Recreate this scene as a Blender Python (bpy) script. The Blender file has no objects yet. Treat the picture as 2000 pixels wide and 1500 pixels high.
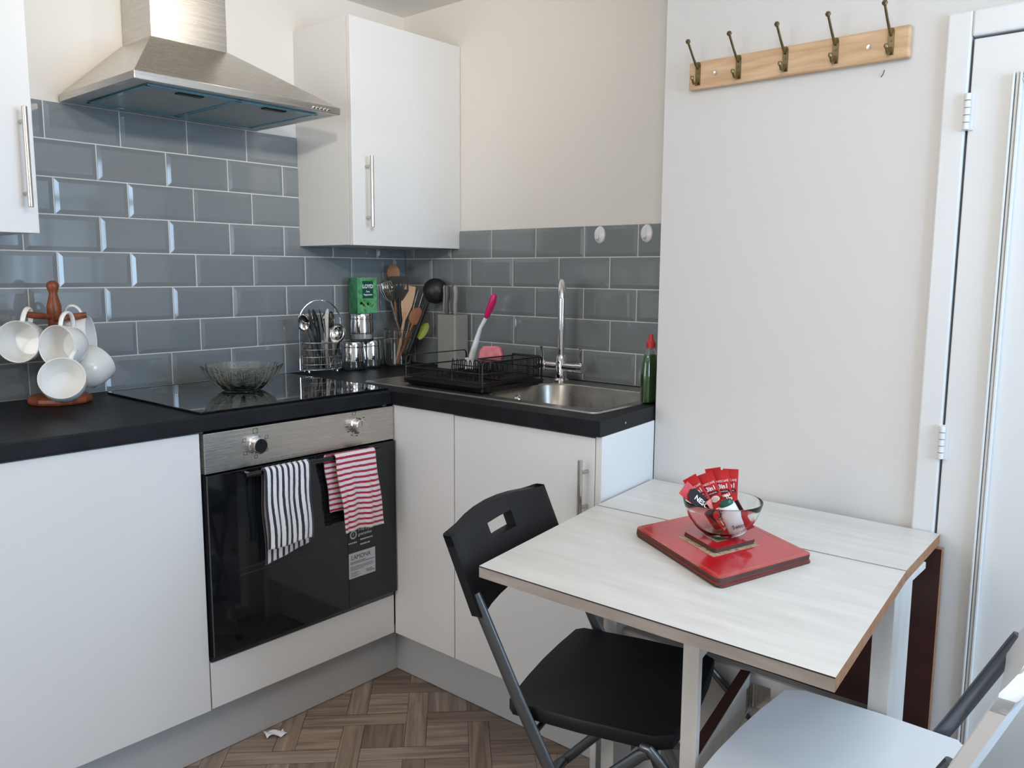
import bpy, bmesh, math, random
from math import sin, cos, pi, radians
from mathutils import Vector, Matrix
random.seed(7)
S = bpy.context.scene
COL = S.collection

# ------------------------------------------------------------------ camera
yaw, pitch, roll = radians(49.21), radians(-7.65), radians(0.35)
fw = Vector((sin(yaw)*cos(pitch), cos(yaw)*cos(pitch), sin(pitch)))
r0 = Vector((cos(yaw), -sin(yaw), 0)); u0 = r0.cross(fw)
rt = cos(roll)*r0 + sin(roll)*u0; up = -sin(roll)*r0 + cos(roll)*u0
cd = bpy.data.cameras.new('camera'); cam = bpy.data.objects.new('camera', cd); COL.objects.link(cam)
cam.matrix_world = Matrix(((rt.x, up.x, -fw.x, -2.1979), (rt.y, up.y, -fw.y, -2.4487), (rt.z, up.z, -fw.z, 1.2575), (0, 0, 0, 1)))
cd.sensor_width = 36; cd.lens = 36*1613/2000; cd.clip_start = 0.02
S.camera = cam

# ------------------------------------------------------------------ light
S.view_settings.view_transform = 'Standard'; S.view_settings.look = 'None'
S.view_settings.gamma = 1; S.view_settings.use_curve_mapping = False
S.view_settings.exposure = 0.03
w = bpy.data.worlds.new('sky'); S.world = w; w.use_nodes = True
w.node_tree.nodes['Background'].inputs[0].default_value = (0.75, 0.85, 1, 1)
w.node_tree.nodes['Background'].inputs[1].default_value = 1.0
def area(name, loc, rot, sx, sy, power, col):
    l = bpy.data.lights.new(name, 'AREA'); l.shape = 'RECTANGLE'; l.size = sx; l.size_y = sy; l.energy = power; l.color = col
    o = bpy.data.objects.new(name, l); COL.objects.link(o); o.location = loc; o.rotation_euler = rot; return o
# blue daylight through the window right of the cupboard door (shines towards -x)
area('window_daylight', (-0.22, -3.22, 1.42), (radians(90), 0, radians(90)), 0.60, 1.05, 9, (0.50, 0.73, 1.0))
# daylight through the wide window in the wall behind the camera (shines towards +y)
area('rear_window_daylight', (-0.90, -3.68, 1.46), (radians(90), 0, 0), 0.95, 1.10, 46, (0.50, 0.73, 1.0))
# added fill light from a made-up left window (shines towards +x)
area('left_fill_light', (-3.49, -1.15, 1.45), (radians(90), 0, radians(-90)), 1.15, 1.05, 21, (1.0, 0.97, 0.93))
# ceiling spotlight bar, two warm bulbs
BULBS = ((-2.00, -2.35), (-1.45, -2.05))
for bx_, by_ in BULBS:
    pl = bpy.data.lights.new('ceiling_bulb', 'POINT'); pl.energy = 8; pl.color = (1.0, 0.87, 0.72); pl.shadow_soft_size = 0.05
    po = bpy.data.objects.new('ceiling_bulb', pl); COL.objects.link(po); po.location = (bx_, by_, 2.00)
for (p, q, e, ang) in (((-2.00, -2.35, 1.97), (-0.50, -0.15, 2.16), 88, 54), ((-1.45, -2.05, 1.97), (-0.85, 0.0, 2.24), 26, 74)):
    sl = bpy.data.lights.new('ceiling_spot', 'SPOT'); sl.energy = e; sl.color = (1.0, 0.90, 0.76); sl.shadow_soft_size = 0.04; sl.spot_size = radians(ang); sl.spot_blend = 1.0
    so = bpy.data.objects.new('ceiling_spot', sl); COL.objects.link(so); so.location = p
    so.rotation_euler = (Vector(q)-Vector(p)).to_track_quat('-Z', 'Y').to_euler()
# made-up ceiling spot, added to put glare on the hood chimney
sl = bpy.data.lights.new('hood_glare_spot', 'SPOT'); sl.energy = 4.5; sl.color = (1.0, 0.93, 0.82); sl.shadow_soft_size = 0.045; sl.spot_size = radians(60); sl.spot_blend = 1.0
so = bpy.data.objects.new('hood_glare_spot', sl); COL.objects.link(so); so.location = (-0.66, -0.98, 2.185)
so.rotation_euler = (Vector((-1.02, -0.15, 1.92))-Vector((-0.66, -0.98, 2.185))).to_track_quat('-Z', 'Y').to_euler()

# ------------------------------------------------------------------ materials
MATS = {}
def mat(name, col=(0.8, 0.8, 0.8), rough=0.5, metal=0.0, noise=0.0, nscale=8.0, bump=0.0, bscale=60.0, stretch=None,
        rnoise=0.0, trans=0.0, ior=1.45, coat=0.0, emit=None, col2=None, spec=0.5, coord='Object', sheen=0.0):
    if name in MATS: return MATS[name]
    m = bpy.data.materials.new(name); m.use_nodes = True; nt = m.node_tree; N = nt.nodes; L = nt.links
    b = N['Principled BSDF']
    b.inputs['Base Color'].default_value = (*col, 1); b.inputs['Roughness'].default_value = rough
    b.inputs['Metallic'].default_value = metal; b.inputs['IOR'].default_value = ior
    b.inputs['Transmission Weight'].default_value = trans; b.inputs['Coat Weight'].default_value = coat
    b.inputs['Coat Roughness'].default_value = 0.05
    b.inputs['Specular IOR Level'].default_value = spec
    if sheen: b.inputs['Sheen Weight'].default_value = sheen
    if emit: b.inputs['Emission Color'].default_value = (*emit[0], 1); b.inputs['Emission Strength'].default_value = emit[1]
    tc = N.new('ShaderNodeTexCoord'); mp = N.new('ShaderNodeMapping'); L.new(tc.outputs[coord], mp.inputs[0])
    if stretch: mp.inputs['Scale'].default_value = stretch
    nz = N.new('ShaderNodeTexNoise'); nz.inputs['Scale'].default_value = nscale; nz.inputs['Detail'].default_value = 4
    L.new(mp.outputs[0], nz.inputs[0])
    rp = N.new('ShaderNodeValToRGB'); L.new(nz.outputs[0], rp.inputs[0])
    c2 = col2 if col2 else tuple(max(0, c*(1-noise)) for c in col)
    rp.color_ramp.elements[0].position = 0.3; rp.color_ramp.elements[1].position = 0.7
    rp.color_ramp.elements[0].color = (*c2, 1); rp.color_ramp.elements[1].color = (*col, 1)
    if noise or col2: L.new(rp.outputs[0], b.inputs['Base Color'])
    if rnoise:
        mr = N.new('ShaderNodeMapRange'); mr.inputs['To Min'].default_value = max(0.02, rough-rnoise); mr.inputs['To Max'].default_value = rough+rnoise
        L.new(nz.outputs[0], mr.inputs[0]); L.new(mr.outputs[0], b.inputs['Roughness'])
    if bump:
        n2 = N.new('ShaderNodeTexNoise'); n2.inputs['Scale'].default_value = bscale; n2.inputs['Detail'].default_value = 3
        L.new(mp.outputs[0], n2.inputs[0]); bp = N.new('ShaderNodeBump'); bp.inputs['Strength'].default_value = bump; bp.inputs['Distance'].default_value = 0.002
        L.new(n2.outputs[0], bp.inputs['Height']); L.new(bp.outputs[0], b.inputs['Normal'])
    MATS[name] = m; return m

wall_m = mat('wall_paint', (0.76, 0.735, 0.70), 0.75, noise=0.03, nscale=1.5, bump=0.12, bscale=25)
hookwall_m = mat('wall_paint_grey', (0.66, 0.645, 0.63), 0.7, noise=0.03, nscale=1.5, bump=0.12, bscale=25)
ceil_m = mat('ceiling_paint', (0.86, 0.84, 0.80), 0.85, noise=0.02, nscale=2)
gloss_white = mat('white_gloss_paint', (0.70, 0.71, 0.71), 0.35, noise=0.04, nscale=3, bump=0.15, bscale=18, stretch=(1, 1, 0.3))
cab_m = mat('white_cabinet_laminate', (0.74, 0.74, 0.74), 0.38, noise=0.02, nscale=2)
cab_edge = mat('cabinet_edge', (0.66, 0.62, 0.58), 0.5, noise=0.04, nscale=4)
plinth_m = mat('plinth_laminate', (0.50, 0.51, 0.52), 0.45, noise=0.05, nscale=2)
tile_m = mat('grey_glazed_tile', (0.212, 0.236, 0.250), 0.06, noise=0.06, nscale=3, coat=0.3)
grout_m = mat('white_grout', (0.72, 0.71, 0.68), 0.9, noise=0.12, nscale=14)
work_m = mat('black_slate_worktop', (0.014, 0.015, 0.018), 0.45, spec=0.2, noise=0.45, nscale=14, rnoise=0.08, bump=0.1, bscale=120)
hob_m = mat('black_ceramic_glass', (0.004, 0.004, 0.005), 0.03, coat=0.5, noise=0.2, nscale=3)
steel = mat('brushed_steel', (0.60, 0.565, 0.52), 0.27, 1.0, noise=0.10, nscale=6, stretch=(0.6, 0.6, 60), rnoise=0.04, bump=0.14, bscale=16)
steel_x = mat('satin_steel', (0.58, 0.55, 0.51), 0.27, 1.0, noise=0.08, nscale=20, rnoise=0.05)
cutlery_m = mat('cutlery_steel', (0.36, 0.35, 0.34), 0.2, 1.0, noise=0.2, nscale=30)
chrome = mat('chrome', (0.78, 0.78, 0.79), 0.06, 1.0, noise=0.03, nscale=5)
sinkm = mat('sink_steel', (0.50, 0.47, 0.43), 0.30, 1.0, noise=0.15, nscale=30, rnoise=0.08)
black_glass = mat('oven_black_glass', (0.006, 0.007, 0.009), 0.045, coat=0.4, noise=0.2, nscale=2)
black_pl = mat('black_plastic', (0.008, 0.009, 0.011), 0.45, spec=0.3, noise=0.3, nscale=10, bump=0.1, bscale=300)
black_wire = mat('black_coated_wire', (0.010, 0.010, 0.012), 0.35, noise=0.2, nscale=20)
grey_tube = mat('grey_painted_tube', (0.15, 0.165, 0.185), 0.3, 0.85, noise=0.15, nscale=15)
white_pl = mat('white_plastic', (0.74, 0.75, 0.77), 0.4, noise=0.03, nscale=6)
ceramic = mat('white_ceramic', (0.86, 0.85, 0.82), 0.12, coat=0.3, noise=0.02, nscale=8)
redwood = mat('red_brown_wood', (0.33, 0.085, 0.03), 0.38, nscale=6, stretch=(6, 6, 1), col2=(0.15, 0.035, 0.014))
glass = mat('clear_glass', (0.98, 0.99, 0.98), 0.01, trans=1.0, noise=0.01, nscale=4)
cutglass = mat('cut_glass', (0.99, 0.99, 0.93), 0.04, trans=1.0, bump=0.6, bscale=90, noise=0.03, nscale=20)
pine = mat('pine_board', (0.66, 0.46, 0.29), 0.55, nscale=9, stretch=(1, 0.9, 9), col2=(0.50, 0.31, 0.17))
brass = mat('brass', (0.24, 0.19, 0.10), 0.32, 1.0, noise=0.25, nscale=60)
tabletop_m = mat('pale_wood_laminate', (0.69, 0.67, 0.635), 0.33, nscale=5, stretch=(9, 1.2, 1), col2=(0.60, 0.575, 0.54), rnoise=0.05)
tableedge_m = mat('greyed_edge_band', (0.40, 0.36, 0.33), 0.5, nscale=9, stretch=(6, 1, 6), col2=(0.30, 0.265, 0.24))
chip = mat('bare_brown_edge', (0.38, 0.19, 0.095), 0.7, nscale=60, col2=(0.26, 0.12, 0.06))
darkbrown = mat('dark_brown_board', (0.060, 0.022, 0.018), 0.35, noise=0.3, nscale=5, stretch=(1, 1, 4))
tableleg_m = mat('pale_leg_laminate', (0.66, 0.65, 0.63), 0.45, nscale=6, stretch=(5, 5, 1), col2=(0.58, 0.56, 0.53))
red_m = mat('red_lacquer', (0.52, 0.012, 0.022), 0.16, noise=0.12, nscale=9, coat=0.4)
mat_edge = mat('hardboard_edge', (0.085, 0.040, 0.030), 0.7, noise=0.3, nscale=30)
gold_m = mat('gold_print', (0.50, 0.36, 0.20), 0.4, noise=0.5, nscale=180)
pic_m = mat('green_cream_print', (0.60, 0.56, 0.42), 0.2, nscale=45, col2=(0.10, 0.16, 0.07))
sachet_red = mat('red_foil', (0.56, 0.018, 0.018), 0.42, noise=0.35, nscale=22, bump=0.4, bscale=60)
sachet_black = mat('black_foil', (0.018, 0.010, 0.012), 0.55, spec=0.25, noise=0.3, nscale=20, bump=0.4, bscale=60)
sachet_cream = mat('cream_print', (0.72, 0.60, 0.45), 0.4, noise=0.2, nscale=50)
print_white = mat('white_print', (0.85, 0.84, 0.82), 0.5, noise=0.02, nscale=5)
print_black = mat('black_print', (0.02, 0.02, 0.02), 0.5, noise=0.02, nscale=5)
print_grey = mat('grey_print', (0.50, 0.50, 0.50), 0.5, noise=0.05, nscale=5)
green_dark = mat('dark_green_plastic', (0.010, 0.09, 0.065), 0.35, noise=0.1, nscale=5)
teabox_m = mat('green_leaf_card', (0.20, 0.52, 0.28), 0.5, nscale=60, col2=(0.05, 0.27, 0.09))
teabox_side = mat('dark_green_leaf_card', (0.06, 0.26, 0.13), 0.5, nscale=34, col2=(0.018, 0.09, 0.04))
wood_dark = mat('orange_brown_wood', (0.36, 0.125, 0.035), 0.45, nscale=8, stretch=(5, 5, 1), col2=(0.22, 0.065, 0.02))
wood_mid = mat('brown_wood', (0.33, 0.155, 0.07), 0.5, nscale=8, stretch=(5, 5, 1), col2=(0.20, 0.085, 0.035))
wood_light = mat('pale_beech', (0.62, 0.40, 0.25), 0.5, nscale=8, stretch=(5, 5, 1), col2=(0.52, 0.31, 0.18))
lime = mat('lime_silicone', (0.30, 0.36, 0.03), 0.4, noise=0.05, nscale=9)
pink = mat('pink_plastic', (0.62, 0.015, 0.13), 0.3, noise=0.05, nscale=9)
pink_sponge = mat('pink_sponge', (0.78, 0.24, 0.26), 0.9, noise=0.25, nscale=70, bump=0.8, bscale=200)
block_m = mat('warm_grey_plastic', (0.33, 0.315, 0.29), 0.35, noise=0.05, nscale=5)
knife_grey = mat('dark_grey_handle', (0.12, 0.12, 0.12), 0.38, noise=0.15, nscale=12)
green_liq = mat('green_liquid', (0.035, 0.11, 0.008), 0.12, noise=0.35, nscale=20, coat=0.3)
clear_pl = mat('frosted_clear_plastic', (0.75, 0.76, 0.80), 0.25, noise=0.04, nscale=8)
blue_film = mat('blue_protective_film', (0.03, 0.24, 0.36), 0.25, noise=0.3, nscale=9, coat=0.3)
filter_m = mat('hood_filter_mesh', (0.36, 0.42, 0.43), 0.4, 0.5, noise=0.25, nscale=140)
hood_under = mat('hood_underside', (0.58, 0.60, 0.58), 0.4, 0.7, noise=0.2, nscale=6)
paper_m = mat('white_paper', (0.80, 0.80, 0.82), 0.8, noise=0.03, nscale=9)
blue_m = mat('blue_label', (0.03, 0.09, 0.18), 0.4, noise=0.1, nscale=9)

# floor: wood planks with per-plank tone (colour attribute) and grain along the plank
def floor_mat():
    m = bpy.data.materials.new('brown_parquet_vinyl'); m.use_nodes = True; nt = m.node_tree; N = nt.nodes; L = nt.links
    b = N['Principled BSDF']; b.inputs['Roughness'].default_value = 0.42
    uv = N.new('ShaderNodeUVMap'); mp = N.new('ShaderNodeMapping'); L.new(uv.outputs[0], mp.inputs[0]); mp.inputs['Scale'].default_value = (3, 42, 1)
    nz = N.new('ShaderNodeTexNoise'); nz.inputs['Scale'].default_value = 1; nz.inputs['Detail'].default_value = 7; nz.inputs['Distortion'].default_value = 0.9
    L.new(mp.outputs[0], nz.inputs[0])
    rp = N.new('ShaderNodeValToRGB'); e = rp.color_ramp.elements
    e[0].position = 0.28; e[0].color = (0.17, 0.13, 0.105, 1); e[1].position = 0.75; e[1].color = (0.46, 0.36, 0.29, 1)
    L.new(nz.outputs[0], rp.inputs[0])
    at = N.new('ShaderNodeAttribute'); at.attribute_name = 'tone'
    mx = N.new('ShaderNodeMix'); mx.data_type = 'RGBA'; mx.blend_type = 'MULTIPLY'; mx.inputs[0].default_value = 1
    L.new(rp.outputs[0], mx.inputs[6]); L.new(at.outputs[0], mx.inputs[7]); L.new(mx.outputs[2], b.inputs['Base Color'])
    bp = N.new('ShaderNodeBump'); bp.inputs['Strength'].default_value = 0.15; bp.inputs['Distance'].default_value = 0.002
    L.new(nz.outputs[0], bp.inputs['Height']); L.new(bp.outputs[0], b.inputs['Normal'])
    return m
# striped towel: stripes from the cloth's own UV (metres)
def stripe_mat(name, colr, axis, period, duty, base=(0.80, 0.79, 0.80)):
    m = bpy.data.materials.new(name); m.use_nodes = True; nt = m.node_tree; N = nt.nodes; L = nt.links
    b = N['Principled BSDF']; b.inputs['Roughness'].default_value = 0.95; b.inputs['Sheen Weight'].default_value = 0.3
    uv = N.new('ShaderNodeUVMap'); sp = N.new('ShaderNodeSeparateXYZ'); L.new(uv.outputs[0], sp.inputs[0])
    nz = N.new('ShaderNodeTexNoise'); nz.inputs['Scale'].default_value = 60; L.new(uv.outputs[0], nz.inputs[0])
    ma = N.new('ShaderNodeMath'); ma.operation = 'MULTIPLY_ADD'; ma.inputs[1].default_value = 0.0025; L.new(nz.outputs[0], ma.inputs[0]); L.new(sp.outputs[axis], ma.inputs[2])
    md = N.new('ShaderNodeMath'); md.operation = 'DIVIDE'; md.inputs[1].default_value = period; L.new(ma.outputs[0], md.inputs[0])
    fr = N.new('ShaderNodeMath'); fr.operation = 'FRACT'; L.new(md.outputs[0], fr.inputs[0])
    lt = N.new('ShaderNodeMath'); lt.operation = 'LESS_THAN'; lt.inputs[1].default_value = duty; L.new(fr.outputs[0], lt.inputs[0])
    mx = N.new('ShaderNodeMix'); mx.data_type = 'RGBA'; mx.inputs[6].default_value = (*base, 1); mx.inputs[7].default_value = (*colr, 1)
    L.new(lt.outputs[0], mx.inputs[0]); L.new(mx.outputs[2], b.inputs['Base Color'])
    n2 = N.new('ShaderNodeTexNoise'); n2.inputs['Scale'].default_value = 700; L.new(uv.outputs[0], n2.inputs[0])
    bp = N.new('ShaderNodeBump'); bp.inputs['Strength'].default_value = 0.7; bp.inputs['Distance'].default_value = 0.002
    L.new(n2.outputs[0], bp.inputs['Height']); L.new(bp.outputs[0], b.inputs['Normal'])
    return m

# ------------------------------------------------------------------ mesh helpers
class MB:
    def __init__(s): s.bm = bmesh.new()
    def quad(s, pts):
        return s.bm.faces.new([s.bm.verts.new(p) for p in pts])
    def box(s, a, b):
        x0, y0, z0 = [min(p, q) for p, q in zip(a, b)]; x1, y1, z1 = [max(p, q) for p, q in zip(a, b)]
        return s.prism([(x0, y0), (x1, y0), (x1, y1), (x0, y1)], z0, z1)
    def prism(s, poly, z0, z1, M=None):
        n = len(poly)
        lo = [Vector((p[0], p[1], z0)) for p in poly]; hi = [Vector((p[0], p[1], z1)) for p in poly]
        if M: lo = [M @ p for p in lo]; hi = [M @ p for p in hi]
        lo = [s.bm.verts.new(p) for p in lo]; hi = [s.bm.verts.new(p) for p in hi]
        s.bm.faces.new(lo[::-1]); s.bm.faces.new(hi)
        for i in range(n): s.bm.faces.new((lo[i], lo[(i+1) % n], hi[(i+1) % n], hi[i]))
        return s
    def obox(s, c, ex, ey, ez, hx, hy, hz):   # oriented box: centre, axes, half sizes
        M = Matrix((( ex[0], ey[0], ez[0], c[0]), (ex[1], ey[1], ez[1], c[1]), (ex[2], ey[2], ez[2], c[2]), (0, 0, 0, 1)))
        return s.prism([(-hx, -hy), (hx, -hy), (hx, hy), (-hx, hy)], -hz, hz, M)
    def rings(s, rs, cap0=True, cap1=True, closed=False):
        vr = [[s.bm.verts.new(p) for p in r] for r in rs]; n = len(vr[0]); m = len(vr)
        for i in range(m if closed else m-1):
            A, B = vr[i], vr[(i+1) % m]
            for j in range(n): s.bm.faces.new((A[j], A[(j+1) % n], B[(j+1) % n], B[j]))
        if not closed:
            if cap0: s.bm.faces.new(vr[0][::-1])
            if cap1: s.bm.faces.new(vr[-1])
        return s
    def tube(s, path, r, seg=10, closed=False, flat=None, upv=None):
        P = [Vector(p) for p in path]; n = len(P); R = r if isinstance(r, (list, tuple)) else [r]*n
        rs = []; prev = None
        for i in range(n):
            if closed: t = (P[(i+1) % n]-P[i-1]).normalized()
            else: t = (P[min(i+1, n-1)]-P[max(i-1, 0)]).normalized()
            if upv is not None: a = Vector(upv) - t*t.dot(Vector(upv))
            elif prev is None:
                a = Vector((0, 0, 1)) if abs(t.z) < 0.9 else Vector((1, 0, 0)); a = a - t*t.dot(a)
            else: a = prev - t*t.dot(prev)
            a.normalize(); prev = a; b = t.cross(a)
            k1, k2 = flat if flat else (1, 1)
            rs.append([P[i] + (a*cos(2*pi*j/seg)*k1 + b*sin(2*pi*j/seg)*k2)*R[i] for j in range(seg)])
        return s.rings(rs, closed=closed)
    def cyl(s, p0, p1, r, r2=None, seg=20):
        return s.tube([p0, p1], [r, r if r2 is None else r2], seg)
    def lathe(s, prof, c=(0, 0, 0), seg=32, M=None, fn=None, closed=False):
        # prof: list of (radius, z)
        rs = []
        for (r, z) in prof:
            ring = []
            for j in range(seg):
                a = 2*pi*j/seg; rr = max(r, 1e-4)*(fn(a, z) if fn else 1)
                p = Vector((rr*cos(a), rr*sin(a), z)); ring.append((M @ p) if M else p + Vector(c))
            rs.append(ring)
        return s.rings(rs, closed=closed)
    def grid(s, f, nu, nv, uvf=None):
        V = [[s.bm.verts.new(f(i/nu, j/nv)) for j in range(nv+1)] for i in range(nu+1)]
        uvl = s.bm.loops.layers.uv.verify()
        for i in range(nu):
            for j in range(nv):
                fc = s.bm.faces.new((V[i][j], V[i+1][j], V[i+1][j+1], V[i][j+1]))
                if uvf:
                    for lp, (a, b) in zip(fc.loops, ((i, j), (i+1, j), (i+1, j+1), (i, j+1))): lp[uvl].uv = uvf(a/nu, b/nv)
        return s

def wmat(o):
    m = Matrix.Translation(o.location) @ o.rotation_euler.to_matrix().to_4x4()
    return wmat(o.parent) @ m if o.parent else m
def part(name, mb, m, parent=None, smooth=False, bevel=0, local=False, solid=0, sub=0, label=None, seg=2):
    bmesh.ops.recalc_face_normals(mb.bm, faces=mb.bm.faces)
    me = bpy.data.meshes.new(name); mb.bm.to_mesh(me); mb.bm.free()
    for x in (m if isinstance(m, (list, tuple)) else [m]): me.materials.append(x)
    if parent and not local: me.transform(wmat(parent).inverted())
    o = bpy.data.objects.new(name, me); COL.objects.link(o)
    if parent: o.parent = parent
    if smooth:
        for p in me.polygons: p.use_smooth = True
        try:
            import numpy as np
            me.set_sharp_from_angle(angle=radians(40))
        except Exception: pass
    if solid:
        md = o.modifiers.new('solid', 'SOLIDIFY'); md.thickness = solid; md.offset = 0
    if sub:
        md = o.modifiers.new('sub', 'SUBSURF'); md.levels = sub; md.render_levels = sub
    if bevel:
        md = o.modifiers.new('bevel', 'BEVEL'); md.width = bevel; md.segments = seg; md.limit_method = 'ANGLE'; md.angle_limit = radians(35)
    if label: o['label'] = label
    return o
def thing(name, label, cat, loc=(0, 0, 0), rz=0, group=None):
    o = bpy.data.objects.new(name, None); COL.objects.link(o); o.location = loc; o.rotation_euler = (0, 0, rz)
    o.empty_display_size = 0.05; o['label'] = label; o['category'] = cat
    if group: o['group'] = group
    return o
def tag(o, label, cat, group=None):
    o['label'] = label; o['category'] = cat
    if group: o['group'] = group
    return o
def struct(name, mb, m, parent=None, **k):
    o = part(name, mb, m, parent, **k)
    if not parent: o['kind'] = 'structure'
    return o
def origin(o, p):     # move a mesh thing's origin to its own base
    p = Vector(p); o.data.transform(Matrix.Translation(-p)); o.location = p; return o
def copy_tree(root, label=None, loc=None, rot=None):
    r = root.copy(); COL.objects.link(r)
    if loc is not None: r.location = loc
    if rot is not None: r.rotation_euler = rot
    if label: r['label'] = label
    for ch in root.children:
        c = ch.copy(); COL.objects.link(c); c.parent = r
        for g in ch.children:
            d = g.copy(); COL.objects.link(d); d.parent = c
    return r
def axes(o, ex, ey):
    ex = Vector(ex).normalized(); ey = Vector(ey); ey = (ey-ex*ex.dot(ey)).normalized(); ez = ex.cross(ey)
    return Matrix(((ex.x, ey.x, ez.x, o[0]), (ex.y, ey.y, ez.y, o[1]), (ex.z, ey.z, ez.z, o[2]), (0, 0, 0, 1)))
def text(s, size, M, m, parent, name='lettering', ext=0.0002, bold=0.0, sx=1.0, align='CENTER', label=None, local=False):
    cu = bpy.data.curves.new('t', 'FONT'); cu.body = s; cu.size = size; cu.extrude = ext; cu.offset = bold; cu.align_x = align; cu.align_y = 'CENTER'; cu.resolution_u = 2
    t = bpy.data.objects.new('t', cu); COL.objects.link(t); bpy.context.view_layer.update()
    me = bpy.data.meshes.new_from_object(t.evaluated_get(bpy.context.evaluated_depsgraph_get()))
    bpy.data.objects.remove(t); bpy.data.curves.remove(cu); me.name = name
    me.transform(M @ Matrix.Diagonal((sx, 1, 1, 1)))
    if not local: me.transform(wmat(parent).inverted())
    me.materials.clear(); me.materials.append(m)
    o = bpy.data.objects.new(name, me); COL.objects.link(o); o.parent = parent
    if label: o['label'] = label
    return o
def arc(c, r, a0, a1, n, e1, e2):
    c, e1, e2 = Vector(c), Vector(e1), Vector(e2)
    return [c + e1*r*cos(radians(a0+(a1-a0)*i/n)) + e2*r*sin(radians(a0+(a1-a0)*i/n)) for i in range(n+1)]
def rrect(w, h, r, n=5):
    out = []
    for cx, cy, a in ((w/2-r, h/2-r, 0), (-w/2+r, h/2-r, 90), (-w/2+r, -h/2+r, 180), (w/2-r, -h/2+r, 270)):
        for i in range(n+1):
            t = radians(a+90*i/n); out.append((cx+r*cos(t), cy+r*sin(t)))
    return out
X3, Y3, Z3 = Vector((1, 0, 0)), Vector((0, 1, 0)), Vector((0, 0, 1))

# ================================================================== SETTING
CZ = 2.207; HX = -0.307; XL = -3.4; YF = -3.60
b = MB()          # floor: basket-weave blocks of unequal planks, laid diagonally
e1 = Vector((0.7071, 0.7071, 0)); e2 = Vector((0.7071, -0.7071, 0)); O = Vector((-0.824, -0.889, 0)); SQ, SW = 0.115, 0.058; PT = SQ+SW
uvl = b.bm.loops.layers.uv.verify(); tl = b.bm.loops.layers.color.new('tone')
def flo(a0, a1, c0, c1, along_a):       # a along e1, c along e2
    g = 0.0006; t = 0.80+0.34*random.random(); off = random.random()*40
    ctr = O + e1*(a0+a1)/2 + e2*(c0+c1)/2
    if not (XL-0.2 < ctr.x < 0.3 and YF-0.2 < ctr.y < 0.3): return
    f = b.quad([(q.x, q.y, 0) for q in (O+e1*(a0+g)+e2*(c0+g), O+e1*(a1-g)+e2*(c0+g), O+e1*(a1-g)+e2*(c1-g), O+e1*(a0+g)+e2*(c1-g))])
    uv = [(0, 0), (a1-a0, 0), (a1-a0, c1-c0), (0, c1-c0)]
    if not along_a: uv = [(q[1], q[0]) for q in uv]
    for lp, q in zip(f.loops, uv): lp[uvl].uv = (q[0]+off, q[1]+off*1.3); lp[tl] = (t, t*0.98, t*0.96, 1)
for i in range(-22, 22):
    for j in range(-22, 22):
        a, c = j*PT+SQ, i*PT
        flo(a+SW, a+PT, c+SW, c+PT, (i*7+j*3) % 5 == 0)
        if (i+j) % 2 == 0: flo(a-SQ, a+SW+SQ, c, c+SW, True)
        else: flo(a, a+SW, c-SQ, c+SW+SQ, False)
f = b.quad([(XL-0.2, YF-0.2, -0.004), (0.2, YF-0.2, -0.004), (0.2, 0.2, -0.004), (XL-0.2, 0.2, -0.004)])
for lp in f.loops: lp[tl] = (0.35, 0.35, 0.35, 1)
struct('floor', b, floor_mat())
struct('ceiling', MB().box((XL, YF, CZ), (0.1, 0.1, CZ+0.1)), ceil_m)
struct('wall_back', MB().box((XL, 0, -0.01), (0.1, 0.1, CZ)), wall_m)
struct('wall_right', MB().box((0, -1.33, -0.01), (0.1, 0, CZ)), wall_m)
# box-out wall with the coat rack, then the door opening in the same plane
wy0, wy1, wz0, wz1 = -3.52, -2.92, 0.88, 1.96
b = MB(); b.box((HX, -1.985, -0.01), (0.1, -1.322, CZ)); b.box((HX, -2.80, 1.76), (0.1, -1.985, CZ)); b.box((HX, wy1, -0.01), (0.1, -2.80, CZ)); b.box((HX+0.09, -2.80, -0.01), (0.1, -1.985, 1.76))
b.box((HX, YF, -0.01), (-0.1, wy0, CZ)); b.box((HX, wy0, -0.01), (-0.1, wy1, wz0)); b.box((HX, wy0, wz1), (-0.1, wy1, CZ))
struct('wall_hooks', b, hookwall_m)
fx0, fx1, fz0, fz1 = -1.38, -0.42, 0.90, 2.03
b = MB(); b.box((XL, YF-0.1, -0.01), (fx0, YF, CZ)); b.box((fx1, YF-0.1, -0.01), (0.1, YF, CZ)); b.box((fx0, YF-0.1, -0.01), (fx1, YF, fz0)); b.box((fx0, YF-0.1, fz1), (fx1, YF, CZ))
struct('wall_front', b, wall_m)
lx0, lx1, lz0, lz1 = -1.74, -0.56, 0.90, 2.0  # opening made for the added fill window
b = MB(); b.box((XL-0.1, YF, -0.01), (XL, lx0, CZ)); b.box((XL-0.1, lx1, -0.01), (XL, 0.1, CZ)); b.box((XL-0.1, lx0, -0.01), (XL, lx1, lz0)); b.box((XL-0.1, lx0, lz1), (XL, lx1, CZ))
struct('wall_left', b, wall_m)
def window(name, p0, p1):
    # p0,p1: opposite corners in the wall plane
    b = MB(); ax = 0 if abs(p1[0]-p0[0]) > 0.01 else 1
    def bar(a0, a1, c0, c1):
        lo = list(p0); hi = list(p1); lo[ax] = a0; hi[ax] = a1; lo[2] = c0; hi[2] = c1; k = 1-ax; lo[k] = p0[k]-0.03; hi[k] = p0[k]+0.02; b.box(lo, hi)
    A0, A1, C0, C1 = min(p0[ax], p1[ax]), max(p0[ax], p1[ax]), p0[2], p1[2]
    for t in (A0, (A0+A1)/2-0.025, A1-0.05): bar(t, t+0.05, C0, C1)
    bar(A0, A1, C0, C0+0.05); bar(A0, A1, C1-0.05, C1); bar(A0, A1, C0+0.8, C0+0.84)
    o = struct(name, b, gloss_white); return o
window('window_1', (HX+0.055, wy0, wz0), (HX+0.055, wy1, wz1))
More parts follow.
